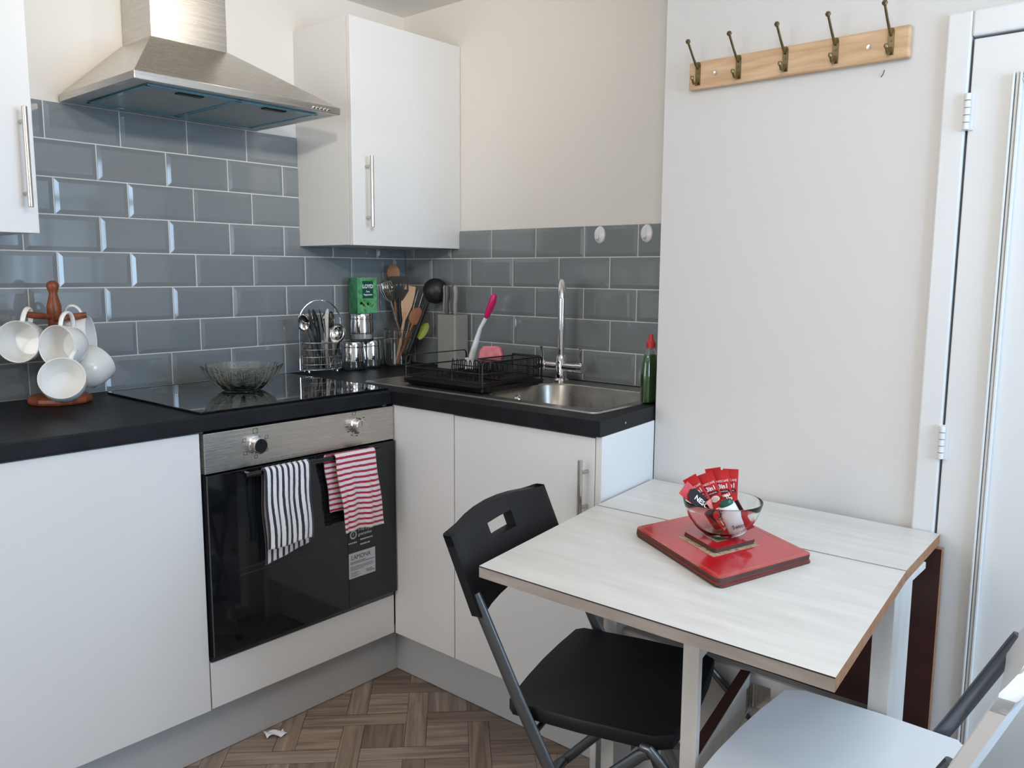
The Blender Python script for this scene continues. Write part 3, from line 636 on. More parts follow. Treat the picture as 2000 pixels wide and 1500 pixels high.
def mug_mesh():
    b = MB()
    prof = [(0, 0.0), (0.026, 0.0), (0.029, 0.003), (0.038, 0.008), (0.048, 0.022), (0.052, 0.042), (0.053, 0.074), (0.0525, 0.0755), (0.0505, 0.074), (0.049, 0.042), (0.045, 0.024), (0.035, 0.012), (0.0, 0.009)]
    b.lathe(prof, seg=40); return b
def handle_mesh():
    b = MB(); b.tube([(0, 0.049+0.036*sin(pi*i/16)**0.85, 0.043+0.0215*cos(pi*i/16)) for i in range(17)], [0.0048]*17, 12, flat=(0.8, 1.3)); return b
m0 = part('mug_cup', mug_mesh(), ceramic, None, smooth=True); h0 = part('mug_handle', handle_mesh(), ceramic, None, smooth=True)
def mug(label, mouth, d, upd=(0, 0, 1)):
    d = Vector(d).normalized(); u = Vector(upd); u = (u-d*d.dot(u)).normalized(); x = u.cross(d)
    M = Matrix(((x.x, u.x, d.x, 0), (x.y, u.y, d.y, 0), (x.z, u.z, d.z, 0), (0, 0, 0, 1)))
    base = Vector(mouth)-d*0.075
    t = thing('mug', label, 'mug', base, group='white mugs on the mug tree'); t.rotation_euler = M.to_euler()
    for src, nm in ((m0, 'cup'), (h0, 'handle')):
        c = bpy.data.objects.new(nm, src.data); COL.objects.link(c); c.parent = t
mug('white mug hanging top left on the mug tree, its mouth facing the room', (-1.448, -0.170, 1.080), (-0.68, -0.72, 0.03), (0.35, 0.1, 1))
mug('white mug hanging top centre on the mug tree, seen half side-on', (-1.387, -0.248, 1.070), (-0.88, -0.46, 0.06), (0.16, 0, 1))
mug('white mug hanging at the top right behind, only its rim side seen', (-1.2556, -0.135, 1.085), (0.80, -0.58, 0.10), (-0.35, 0, 1))
mug('white mug hanging low at the front of the mug tree, mouth tipped up', (-1.408, -0.326, 0.999), (-0.40, -0.80, 0.40), (0.45, 0.1, 1))
mug('white mug hanging low at the right with its base turned to the room', (-1.262, -0.180, 1.016), (0.77, 0.36, 0.42), (-0.45, 0, 1))
mug('white mug cut off by the left edge of the picture', (-1.560, -0.125, 1.045), (-0.95, -0.25, 0.15), (0.3, 0, 1))
bpy.data.objects.remove(m0); bpy.data.objects.remove(h0)

# cut glass bowl on the hob
gx, gy, gz = -0.907, -0.300, WZ+0.0072
t = thing('glass_bowl', 'cut-glass bowl with a scalloped rim standing on the hob', 'bowl', (gx, gy, gz))
def scal(a, z):
    k = max(0, (z-0.01)/0.075); return 1+0.035*k*cos(12*a)+0.012*k*cos(36*a)
out = [(0.0, 0), (0.050, 0), (0.056, 0.003), (0.070, 0.010), (0.084, 0.021), (0.095, 0.036), (0.106, 0.056), (0.111, 0.070), (0.112, 0.0725)]
inn_ = [(0.107, 0.0725), (0.100, 0.055), (0.089, 0.038), (0.074, 0.023), (0.055, 0.013), (0.034, 0.0075), (0, 0.007)]
b = MB(); b.lathe(out+inn_, (gx, gy, gz), 144, fn=scal); part('bowl', b, cutglass, t, smooth=True)
b = MB()
for k in range(12):
    a0 = 2*pi*k/12
    for j in range(-3, 4):
        a = a0+j*0.06; pts = []
        for s in (0.2, 0.5, 0.8, 1.0):
            r = 0.040+0.064*s**0.75; z = 0.003+0.058*s**1.5; pts.append((gx+(r+0.0015)*cos(a0+(a-a0)*s*1.2), gy+(r+0.0015)*sin(a0+(a-a0)*s*1.2), gz+z))
        b.tube(pts, [0.0010]*4, 5)
part('cut_rays', b, cutglass, t, smooth=True)

# cutlery caddy
kx, ky = -0.500, -0.120; kz = WZ+0.0072
t = thing('cutlery_caddy', 'chrome wire cutlery caddy with a tall hoop handle on the hob', 'cutlery caddy', (kx, ky, kz))
cex = Vector((0.965, -0.26, 0)).normalized(); cey = Vector((-cex.y, cex.x, 0)); cc = Vector((kx, ky, 0))
def ov(z, a, b_=0.040, n=36): return [cc+cex*(a*cos(2*pi*i/n))+cey*(b_*sin(2*pi*i/n))+Z3*z for i in range(n)]
b = MB()
for z, rr in ((kz+0.012, .0014), (kz+0.030, .0011), (kz+0.055, .0011), (kz+0.080, .0011), (kz+0.103, .0017)): b.tube(ov(z, 0.072), [rr]*36, 8, closed=True)
for i in range(18):
    a = 2*pi*i/18; p = cc+cex*0.072*cos(a)+cey*0.040*sin(a); b.cyl(p+Z3*(kz+0.012), p+Z3*(kz+0.103), 0.0011, seg=6)
for i in range(-3, 4):
    h = 0.040*math.sqrt(max(0, 1-(i*0.02/0.072)**2)); b.cyl(cc+cex*i*0.02+cey*h+Z3*(kz+0.012), cc+cex*i*0.02-cey*h+Z3*(kz+0.012), 0.0011, seg=6)
b.cyl(cc-cex*0.072+Z3*(kz+0.012), cc+cex*0.072+Z3*(kz+0.012), 0.0011, seg=6)
part('basket', b, chrome, t, smooth=True)
b = MB()
for off in (-0.003, 0.003):
    ce = cc+cey*off+Z3*(kz+0.172)
    b.tube([cc-cex*0.074+cey*off+Z3*(kz+0.012)]+[cc-cex*0.074+cey*off+Z3*(kz+0.10)]+arc(ce, 0.074, 180, 0, 20, cex, Z3)+[cc+cex*0.074+cey*off+Z3*(kz+0.10), cc+cex*0.074+cey*off+Z3*(kz+0.012)], 0.0016, 8)
part('handle', b, chrome, t, smooth=True)
for (a, c) in ((.05, .022), (-.05, .022), (.05, -.022), (-.05, -.022)):
    b = MB(); b.lathe([(0, 0), (.004, .001), (.0045, .005), (.003, .0105), (0, .0115)], cc+cex*a+cey*c+Z3*kz, 12); part('foot', b, chrome, t, smooth=True)

def P_fork(b, L=0.19):
    b.obox((0, 0, 0.06), X3, Y3, Z3, 0.006, 0.0011, 0.058); b.obox((0, 0, 0.125), X3, Y3, Z3, 0.003, 0.0011, 0.010)
    b.prism([(0.003, 0.132), (0.012, 0.146), (0.012, 0.156), (-0.012, 0.156), (-0.012, 0.146), (-0.003, 0.132)], -0.0009, 0.0009, Matrix(((1, 0, 0, 0), (0, 0, -1, 0), (0, 1, 0, 0), (0, 0, 0, 1))))
    for x in (-0.0103, -0.0034, 0.0034, 0.0103): b.obox((x, 0, 0.171), X3, Y3, Z3, 0.0014, 0.0009, 0.0165)
def P_knife(b, L=0.2):
    b.obox((0, 0, 0.05), X3, Y3, Z3, 0.007, 0.0022, 0.048)
    b.prism([(-0.006, 0.098), (0.008, 0.098), (0.0105, 0.12), (0.0105, 0.17), (0.004, 0.198), (-0.002, 0.205), (-0.006, 0.20)], -0.0007, 0.0007, Matrix(((1, 0, 0, 0), (0, 0, -1, 0), (0, 1, 0, 0), (0, 0, 0, 1))))
def P_spoon(b, L=0.19, w=0.019):
    b.obox((0, 0, 0.06), X3, Y3, Z3, 0.0055, 0.0011, 0.058); b.obox((0, 0, 0.125), X3, Y3, Z3, 0.0028, 0.0011, 0.012)
    def f(u, v):
        a = 2*pi*u; r = v; return Vector((w*r*cos(a), 0.007*(1-r*r), 0.163+0.030*r*sin(a)))
    b.grid(f, 20, 5)
def cutlery(name, cat, fn, label, p, top, twist, group):
    p = Vector(p); d = (Vector(top)-p).normalized()
    q = d.to_track_quat('Z', 'Y'); b = MB(); fn(b)
    o = part(name, b, cutlery_m if cat != 'ladle' else chrome, None, smooth=True)
    if fn is P_spoon: md = o.modifiers.new('solid', 'SOLIDIFY'); md.thickness = 0.001
    o.location = p; o.rotation_mode = 'QUATERNION'; o.rotation_quaternion = q @ Vector((0, 0, 1)).rotation_difference(Vector((0, 0, 1)))
    from mathutils import Quaternion
    o.rotation_quaternion = q @ Quaternion((0, 0, 1), twist)
    tag(o, label, cat, group); return o
def CP(a, c, z): return cc+cex*a+cey*c+Z3*(kz+z)
G = 'cutlery in the wire caddy'
cut = [('table_knife', 'knife', P_knife, 'steel table knife standing tallest left of centre in the wire caddy', (-0.010, -.010, .0135), (-.036, 0, .21), 0.6),
 ('table_knife', 'knife', P_knife, 'steel table knife with upright blade in the middle of the wire caddy', (.028, -.012, .0135), (.000, -.004, .21), 0.3),
 ('table_knife', 'knife', P_knife, 'steel table knife leaning just right of the tallest knife in the caddy', (.012, .006, .0135), (-.014, .012, .20), 0.9),
 ('table_knife', 'knife', P_knife, 'steel table knife leaning right towards the ladle in the wire caddy', (.010, -.020, .0135), (.020, -.016, .20), 0.4),
 ('table_knife', 'knife', P_knife, 'steel table knife at the back left of the wire caddy', (-.012, .014, .0135), (-.046, .018, .195), 0.2),
 ('table_fork', 'fork', P_fork, 'steel fork with bright tines leaning left in the wire caddy', (.006, -.020, .0135), (-.045, -.026, .18), 0.3),
 ('table_fork', 'fork', P_fork, 'steel fork leaning furthest left against the caddy hoop', (-.02, -.006, .0135), (-.068, -.006, .18), -0.4),
 ('table_fork', 'fork', P_fork, 'steel fork standing behind the knives in the wire caddy', (.03, .016, .0135), (.036, .028, .20), 0.2),
 ('table_spoon', 'spoon', P_spoon, 'steel spoon with its bowl low at the left of the caddy', (-.03, -.016, -.012+.0255), (-.066, -.026, .17), 0.9),
 ('table_spoon', 'spoon', P_spoon, 'steel spoon bowl rising behind the middle knife in the caddy', (.0, .02, .0135), (-.010, .030, .20), 0.1),
 ('table_spoon', 'spoon', P_spoon, 'steel spoon standing upright inside the right of the hoop', (.04, .0, .0135), (.028, .012, .20), -0.5),
 ('table_spoon', 'spoon', P_spoon, 'steel spoon at the back right of the wire caddy', (.05, .012, .0135), (.050, .022, .19), 0.5)]
for nm, ct, fn, lb, p, tp, tw in cut: cutlery(nm, ct, fn, lb, CP(*p), CP(*tp), tw, G)
def P_ladle(b):
    b.obox((0, 0, 0.05), X3, Y3, Z3, 0.004, 0.0013, 0.048)
    rs = []
    for v in range(8):
        a = radians(90*v/7)
        rs.append([Vector((0.034*sin(a)*cos(2*pi*j/28), -0.004-0.026*cos(a)+0.026, 0.122+0.034*sin(a)*sin(2*pi*j/28))) for j in range(28)])
    rs[0] = [Vector((0.0012*cos(2*pi*j/28), -0.004, 0.122+0.0012*sin(2*pi*j/28))) for j in range(28)]
    b.rings(rs, cap0=True, cap1=False)
o = cutlery('serving_ladle', 'ladle', P_ladle, 'round chrome serving ladle leaning right out of the wire caddy', CP(.026, -.02, .0135), CP(.062, -.036, .13), 0.75, G)
o.modifiers.new('solid', 'SOLIDIFY').thickness = 0.001

# storage jars
def jar(label, x, y, z):
    t = thing('storage_jar', label, 'jar', (x, y, z), group='glass jars in steel sleeves')
    b = MB(); b.lathe([(0, 0), (0.038, 0), (0.041, 0.004), (0.0405, 0.06), (0.038, 0.0885), (0.0362, 0.0885), (0.0385, 0.06), (0.0385, 0.008), (0, 0.006)], (x, y, z), 36); part('glass_body', b, glass, t, smooth=True)
    b = MB(); b.lathe([(0.0412, 0.030), (0.0418, 0.030), (0.0412, 0.065), (0.0392, 0.0785), (0.0386, 0.0785), (0.0406, 0.065)], (x, y, z), 40, closed=True); part('steel_sleeve', b, chrome, t, smooth=True)
    b = MB(); b.lathe([(0, 0.0889), (0.0385, 0.0805), (0.0402, 0.0805), (0.0402, 0.097), (0.0385, 0.0995), (0, 0.0995)], (x, y, z), 40); part('lid', b, chrome, t, smooth=True)
    return t
j1 = jar('steel-sleeved glass jar, lower left of the stack of three', -0.322, -0.072, WZ+.0003)
j2 = jar('steel-sleeved glass jar, lower right of the stack of three', -0.238, -0.066, WZ+.0003)
j3 = jar('steel-sleeved glass jar of white sugar on top of the two others', -0.279, -0.069, WZ+.1005)
b = MB(); b.lathe([(0, 0.0065), (0.0375, 0.0085), (0.038, 0.024), (0.030, 0.030), (0.0, 0.034)], (-0.279, -0.069, WZ+.1005), 30); part('sugar', b, mat('white_sugar', (0.75, 0.73, 0.68), 0.9, noise=0.3, nscale=90, bump=0.5, bscale=300), j3, smooth=True)
# tea box
bx0, by0, bz0 = -0.322, -0.102, WZ+0.2004
t = thing('tea_box', 'green peppermint tea carton on top of the jar stack', 'tea box', (-0.278, -0.077, bz0))
b = MB(); b.box((bx0, by0, bz0), (bx0+0.089, by0+0.050, bz0+0.128)); part('carton', b, [teabox_m], t, bevel=0.001)
b = MB(); b.box((bx0-0.0004, by0+0.001, bz0+0.001), (bx0+0.0002, by0+0.049, bz0+0.127)); part('side_print', b, teabox_side, t)
b = MB(); b.box((bx0+0.022, by0-0.0004, bz0+0.054), (bx0+0.071, by0+0.0002, bz0+0.116)); part('label_panel', b, green_dark, t)
def tt(s, x, z, sz, **k): return text(s, sz, axes((x, by0-0.0007, z), X3, Z3), print_white, t, **k)
tt('LOYD', bx0+0.0465, bz0+0.096, 0.019, bold=0.0008, sx=0.95); tt('Pure', bx0+0.0465, bz0+0.078, 0.009, bold=0.0003); tt('Peppermint', bx0+0.0465, bz0+0.067, 0.0088, bold=0.0003, sx=0.95)
b = MB()
rnd = random.Random(3)
for i in range(15):
    x, z, a = bx0+rnd.uniform(.012, .078), bz0+rnd.uniform(.010, .046) if i < 10 else bz0+rnd.uniform(.116, .122), rnd.uniform(0, 6.28)
    l, w_ = (.010, .0042) if i < 10 else (.005, .003)
    M = axes((x, by0-0.0005, z), (cos(a), 0, sin(a)), (-sin(a), 0, cos(a))); b.prism([(-l, 0), (-l*.4, w_), (l*.4, w_*.8), (l, 0), (l*.4, -w_*.8), (-l*.4, -w_)], 0, 0.0004, M)
part('leaf_print', b, mat('leaf_green', (0.16, 0.36, 0.05), 0.5, nscale=60, col2=(0.05, 0.2, 0.03)), t)

# utensil jar
ux, uy = -0.122, -0.088
t = thing('utensil_jar', 'tall clear glass jar of cooking utensils in the corner', 'utensil jar', (ux, uy, WZ))
b = MB(); b.lathe([(0, 0), (0.050, 0), (0.053, 0.004), (0.055, 0.135), (0.0535, 0.1355), (0.0515, 0.134), (0.0495, 0.008), (0, 0.007)], (ux, uy, WZ+.0003), 40); part('glass', b, glass, t, smooth=True)
UB = Vector((ux, uy, WZ+0.012))
def stick(name, label, cat, foot, top, fn, m, face=None):
    """utensil built along +Z, face normal = local -Y, then leaned from foot to top"""
    foot, top = Vector(foot), Vector(top); d = (top-foot).normalized()
    ff = Vector(face) if face else Vector((-0.757, -0.653, 0)); y = -(ff-d*d.dot(ff)).normalized(); x = y.cross(d)
    t = thing(name, label, cat, foot); t.rotation_euler = Matrix(((x.x, y.x, d.x), (x.y, y.y, d.y), (x.z, y.z, d.z))).to_euler()
    fn(t, (top-foot).length, m); return t
XZ = Matrix(((1, 0, 0, 0), (0, 0, -1, 0), (0, 1, 0, 0), (0, 0, 0, 1)))
def f_spoon(w, h, rod=0.0055, hm=None, deep=0.008):
    def fn(t, L, m):
        b = MB(); b.tube([(0, 0, 0), (0, 0, L*0.5), (0, 0, L-h*1.8)], [rod, rod, rod*0.9], 12); part('handle', b, hm or m, t, smooth=True, local=True)
        b = MB(); rs = []
        zc = L-h
        for v in range(9):
            s = v/8; z = zc-h+2*h*s if False else zc+h*(-1+2*s); k = math.sqrt(max(0.004, 1-((z-zc)/h)**2)); rs.append((w*k, z))
        V = []
        for (ww, z) in rs: V.append([Vector((ww*cos(2*pi*j/20), -0.0+deep*0.5*(1 if sin(2*pi*j/20) > 0 else 0.35)*sin(2*pi*j/20), z)) for j in range(20)])
        b.rings(V); part('head', b, m, t, smooth=True, local=True)
    return fn
def f_spat(t, L, m):
    b = MB(); b.tube([(0, 0, 0), (0, 0, L-0.10)], 0.006, 12); part('handle', b, m, t, smooth=True, local=True)
    b = MB(); b.prism([(-.006, L-.13), (.006, L-.13), (.021, L-.075), (.024, L-.03), (.023, L-.003), (.020, L), (-.020, L), (-.023, L-.003), (-.024, L-.03), (-.021, L-.075)], -0.0025, 0.0025, XZ); part('blade', b, m, t, local=True, bevel=0.001)
def f_slot(t, L, m):
    b = MB(); b.tube([(0, 0, 0), (0, 0, L-0.08)], 0.006, 12); part('handle', b, m, t, smooth=True, local=True)
    b = MB(); w, h = 0.036, 0.085; z0 = L-h
    # slotted head: bars between slots
    b.prism([(-w, z0+.03), (-.01, z0-.01), (.01, z0-.01), (w, z0+.03), (w, z0+.036), (-w, z0+.036)], -0.0015, 0.0015, XZ)
    b.prism([(-w, L-.026), (w, L-.026), (w, L-.004), (w-.004, L), (-w+.004, L), (-w, L-.004)], -0.0015, 0.0015, XZ)
    for (x0, x1, y0, y1) in ((-w, -w+.006, -w, -w+.006), (-.020, -.016, -.026, -.022), (-.004, .004, -.004, .004), (.016, .020, .022, .026), (w-.006, w, w-.006, w), (-.013, -.009, -.016, -.012), (.009, .013, .012, .016)):
        b.prism([(x0, z0+.036), (x1, z0+.036), (y1, L-.026), (y0, L-.026)], -0.0015, 0.0015, XZ)
    part('slotted_head', b, m, t, local=True)
def f_turner(t, L, m):
    b = MB(); b.tube([(0, 0, 0), (0, 0, L*0.6), (0, 0.0, L-0.07)], [0.0065, 0.0065, 0.004], 12); part('handle', b, m, t, smooth=True, local=True)
    b = MB(); z0 = L-.075
    for x in (-.024, -.016, -.008, 0, .008, .016, .024):
        b.tube([(0, 0, z0-.004), (x*.8, -.006, z0+.02), (x, -.008, z0+.05), (x*.85, -.004, L)], 0.0022, 6)
    b.tube([(-.02, -.004, L), (0, -.006, L+.003), (.02, -.004, L)], 0.0025, 6); b.tube([(-.024, -.007, z0+.04), (0, -.009, z0+.042), (.024, -.007, z0+.04)], 0.0018, 6)
    part('slotted_head', b, m, t, smooth=True, local=True)
def f_ladle(t, L, m):
    b = MB(); b.tube([(0, 0, 0), (0, 0, L*0.4), (0, 0, L-0.06)], [0.007, 0.008, 0.0055], 12); part('handle', b, m, t, smooth=True, local=True)
    b = MB(); rs = []
    c = Vector((0.012, 0.004, L-0.045))
    for v in range(9):
        a = radians(90*v/8); rs.append([c+Vector((0.046*sin(a)*cos(2*pi*j/28), -0.034*cos(a), 0.046*sin(a)*sin(2*pi*j/28))) for j in range(28)])
    rs[0] = [c+Vector((0.001*cos(2*pi*j/28), -0.034, 0.001*sin(2*pi*j/28))) for j in range(28)]
    b.rings(rs, cap1=False); part('bowl', b, m, t, smooth=True, local=True, solid=0.0025)
def f_tong(t, L, m):
    b = MB(); b.tube([(0, 0, 0), (0, 0, L*0.7), (0.001, 0, L-0.03), (0.002, 0, L)], [0.004, 0.0045, 0.006, 0.001], 10, flat=(0.5, 1)); part('blade', b, m, t, smooth=True, local=True)
dk = mat('dark_nylon', (0.018, 0.018, 0.02), 0.4, noise=0.2)
stick('wooden_spoon', 'brown wooden spoon rising tallest out of the utensil jar', 'spoon', UB+Vector((.004, .002, 0)), (-0.128, -0.070, 1.288), f_spoon(.024, .032), wood_mid)
stick('slotted_spatula', 'black slotted spatula in the utensil jar beside the tall wooden spoon', 'spatula', UB+Vector((.012, -.006, 0)), (-0.128, -0.100, 1.243), f_slot, dk)
stick('wooden_spatula', 'pale wooden spatula with a flat end in the utensil jar', 'spatula', UB+Vector((-.020, -.012, 0)), (-0.093, -0.125, 1.208), f_spat, wood_light)
stick('serving_spoon', 'steel slotted serving spoon leaning left out of the utensil jar', 'serving spoon', UB+Vector((.030, -.018, 0)), (-0.200, -0.110, 1.222), f_turner, steel_x)
stick('wooden_spoon', 'orange-brown wooden spoon low at the front of the utensil jar', 'spoon', UB+Vector((-.026, -.022, 0)), (-0.074, -0.155, 1.128), f_spoon(.024, .036), wood_dark)
stick('silicone_spoon', 'lime green silicone spoon, lowest in the utensil jar', 'spoon', UB+Vector((-.010, -.032, 0)), (-0.058, -0.185, 1.070), f_spoon(.018, .038, hm=black_pl), lime, face=(-.9, -.4, 0))
stick('soup_ladle', 'black nylon soup ladle leaning right out of the utensil jar', 'ladle', UB+Vector((.0, -.038, 0)), (-0.058, -0.232, 1.236), f_ladle, dk)
stick('skewer', 'thin bright steel skewer in the utensil jar, left one beside the ladle', 'skewer', UB+Vector((.02, .014, 0)), (-0.062, -0.136, 1.196), f_tong, chrome)
stick('skewer', 'thin bright steel skewer in the utensil jar, right one beside the ladle', 'skewer', UB+Vector((.028, .004, 0)), (-0.052, -0.155, 1.190), f_tong, chrome)

# knife block
t = thing('knife_block', 'warm grey plastic knife block behind the dish rack', 'knife block', (-0.055, -0.315, WZ))
b = MB()
poly = [(-0.096+p[0]+0.041, -0.312+p[1]) for p in rrect(0.072, 0.094, 0.008, 4)]
b.prism(poly, WZ+0.0003, WZ+0.197); part('block', b, block_m, t, bevel=0.002)
for i, (y, z, dx) in enumerate(((-0.277, 1.205, .010), (-0.297, 1.205, .0), (-0.318, 1.206, .012), (-0.340, 1.207, .0))):
    b = MB(); x = -0.070+dx
    b.tube([(x, y, 1.1075), (x, y, 1.115), (x-.001, y, 1.14), (x+.003, y, 1.18), (x+.001, y, z), (x+.001, y, z+0.006)], [.007, .0085, .008, .0092, .0095, .006], 12, flat=(1.0, 0.8))
    o = part('kitchen_knife', b, block_m if i in (0, 3) else knife_grey, None, smooth=True); origin(o, (x, y, 1.107))
    tag(o, ['grey-handled kitchen knife, leftmost in the knife block', 'dark-handled kitchen knife, second from left in the knife block', 'dark-handled kitchen knife, third from left in the knife block', 'grey-handled kitchen knife, rightmost in the knife block'][i], 'knife', 'knives in the grey knife block')

# dish rack
rx0, rx1, ry0, ry1 = -0.495, -0.200, -0.868, -0.520; rz = ZS+0.001
t = thing('dish_rack', 'black wire dish rack on a black drip tray beside the sink', 'dish rack', ((rx0+rx1)/2, (ry0+ry1)/2, rz))
rcx, rcy = (rx0+rx1)/2, (ry0+ry1)/2; rw, rh = rx1-rx0, ry1-ry0
def rr_(w, h, r, z): return [Vector((rcx+p[0], rcy+p[1], z)) for p in rrect(w, h, r, 5)]
b = MB(); b.rings([rr_(rw-.03, rh-.03, .015, rz), rr_(rw, rh, .02, rz+.016), rr_(rw-.006, rh-.006, .018, rz+.016), rr_(rw-.036, rh-.036, .013, rz+.003)]); part('drip_tray', b, black_pl, t, smooth=True)
b = MB(); zb_, zt_ = rz+0.026, rz+0.088
wx0, wx1, wy0, wy1 = rx0+.012, rx1-.012, ry0+.012, ry1-.012
w_ = 0.0016
def rail(z, r): b.tube([Vector((rcx+p[0], rcy+p[1], z)) for p in rrect(wx1-wx0, wy1-wy0, .012, 4)], r, 8, closed=True)
rail(zb_, 0.002); rail(zb_+0.028, 0.0022)
for i in range(15):
    y = wy0+.012+(wy1-wy0-.024)*i/14
    b.tube([(wx0, y, zb_+.028), (wx0, y, zb_), (wx1, y, zb_), (wx1, y, zb_+.028)], w_, 6)
for i in range(12):   # plate prongs (zig-zag row)
    y = wy0+.02+(wy1-wy0-.12)*i/11; x = rcx-.02
    b.tube([(x, y, zb_), (x-.004, y, zb_+.045), (x, y+.008, zb_+.05), (x+.004, y+.014, zb_+.045), (x, y+.016, zb_)], w_, 6)
for x in (wx0+.02, wx1-.05): b.tube([(x, wy0, zb_), (x, wy1, zb_)], w_, 6)
part('wire_base', b, black_wire, t, smooth=True)
for y in (wy1, wy0):
    b = MB()
    pth = [Vector((wx0, y, rz+.012)), Vector((wx0, y, zt_-.008)), Vector((wx0+.008, y, zt_)), Vector((wx1-.008, y, zt_)), Vector((wx1, y, zt_-.008)), Vector((wx1, y, rz+.012))]
    b.tube(pth, 0.0035, 8, upv=(0, 1, 0), flat=(1.0, .5)); part('end_frame', b, black_wire, t, smooth=True)
pth = [Vector((wx1, wy0+.01, zt_-.03)), Vector((wx1, wy0+.01, zt_)), Vector((wx1, wy0+.12, zt_)), Vector((wx1, wy0+.12, zb_+.03))]
b = MB(); b.tube(pth, 0.003, 8); part('back_rail', b, black_wire, t, smooth=True)
b = MB(); b.tube([Vector((wx0, y_, z_)) for y_, z_ in ((wy0+.12, zb_), (wy0+.12, zt_-.012), (wy0+.01, zt_-.012), (wy0+.01, zb_))], 0.002, 6); part('front_rail', b, black_wire, t, smooth=True)
b = MB(); qx0, qx1, qy0, qy1 = wx0+.09, wx1-.01, wy0+.006, wy0+.10      # mesh cutlery holder
def msh(p, q, z0, z1):
    p, q = Vector((*p, 0)), Vector((*q, 0)); L = (q-p).length; n = int(L/0.006)
    for i in range(n+1): b.obox(p.lerp(q, i/n)+Z3*(z0+z1)/2, X3, Y3, Z3, .0005, .0005, (z1-z0)/2)
    k = int((z1-z0)/0.006)
    for i in range(k+1):
        d = (q-p).normalized(); b.obox((p+q)/2+Z3*(z0+(z1-z0)*i/k), d, Z3.cross(d), Z3, L/2, .0005, .0005)
    for z in (z0, z1): b.tube([p+Z3*z, q+Z3*z], 0.0022, 6)
cs = [(qx0, qy0), (qx1, qy0), (qx1, qy1), (qx0, qy1)]
for i in range(4): msh(cs[i], cs[(i+1) % 4], zb_+.004, zt_-.002)
b.box((qx0, qy0, zb_+.002), (qx1, qy1, zb_+.004))
part('cutlery_holder', b, black_wire, t)
for x in (wx0, wx1):
    for y in (wy0, wy1): b = MB(); b.cyl((x, y, rz+.004), (x, y, rz+.016), 0.005, seg=12); part('foot', b, black_pl, t, smooth=True)
# brush and sponge
t = thing('dish_brush', 'pink and white dish brush standing in the dish rack', 'brush', (-0.230, -0.520, 0.95))
pb = [Vector((-0.215, -0.556, 0.948)), Vector((-0.212, -0.560, 0.985)), Vector((-0.200, -0.566, 1.03)), Vector((-0.190, -0.575, 1.075)), Vector((-0.180, -0.592, 1.110))]
b = MB(); b.tube(pb, [.010, .012, .0095, .0065, .007], 14, flat=(1.2, .8)); part('neck', b, white_pl, t, smooth=True)
b = MB(); b.tube([pb[-1], pb[-1]+Vector((.003, -.010, .022)), pb[-1]+Vector((.006, -.022, .050)), pb[-1]+Vector((.006, -.030, .072)), pb[-1]+Vector((.005, -.033, .080))], [.008, .0115, .013, .011, .004], 16, flat=(1.1, .85)); part('grip', b, pink, t, smooth=True)
b = MB(); hc = Vector((-0.222, -0.556, 0.958)); fx = Vector((-.757, -.653, .15)).normalized(); sx_ = Vector((.653, -.757, 0))
b.obox(hc, sx_, fx.cross(sx_), fx, .015, .020, .005); part('brush_head', b, white_pl, t, bevel=0.003)
b = MB()
for i in range(6):
    for j in range(5):
        p = hc+sx_*(i-2.5)*.005+fx.cross(sx_)*(j-2)*.0075+fx*.005; b.cyl(p, p+fx*.014, .0011, seg=5)
part('bristles', b, white_pl, t)
t = thing('sponge', 'pink sponge held in the dish rack holder', 'sponge', (-0.245, -0.640, 0.94))
b = MB(); sc = Vector((-0.236, -0.665, 0.998)); M = axes(sc, (.45, -.89, .05), (0.1, 0.0, 1))
poly = [(-.040, -.024), (.034, -.026), (.040, -.008), (.034, .020), (.022, .026), (-.022, .026), (-.034, .012)]
b.prism(poly, -0.010, 0.014, M); part('foam', b, pink_sponge, t, bevel=0.003)
b = MB(); b.prism(poly, -0.0145, -0.0103, M); part('scouring_pad', b, mat('deep_pink_pad', (0.55, 0.05, 0.10), 0.9, noise=0.3, nscale=100), t)
# washing-up liquid
wx, wy = -0.274, -1.282
t = thing('washing_up_bottle', 'bottle of green washing-up liquid at the wall end of the sink', 'bottle', (wx, wy, WZ+.0045))
M = Matrix.Translation((wx, wy, WZ+.0045)) @ Matrix.Diagonal((1, 0.62, 1, 1))
b = MB(); b.lathe([(0, 0), (.030, 0), (.033, .004), (.033, .07), (.029, .105), (.022, .128), (0, .128)], seg=32, M=M); part('liquid', b, green_liq, t, smooth=True)
b = MB(); b.lathe([(.0335, .002), (.034, .07), (.030, .106), (.022, .132), (.012, .145), (.010, .150), (.009, .150), (.011, .144), (.021, .131), (.0292, .106), (.0331, .07)], seg=32, M=M, closed=True); part('bottle_body', b, mat('clear_bottle', (0.9, 0.95, 0.9), 0.08, trans=1.0, noise=0.02), t, smooth=True)
b = MB(); b.lathe([(0, .146), (.0125, .146), (.0125, .160), (.007, .166), (.005, .182), (0, .183)], (wx, wy, WZ+.0045), 20); part('cap', b, mat('red_cap', (0.5, 0.03, 0.03), 0.35, noise=0.05), t, smooth=True)

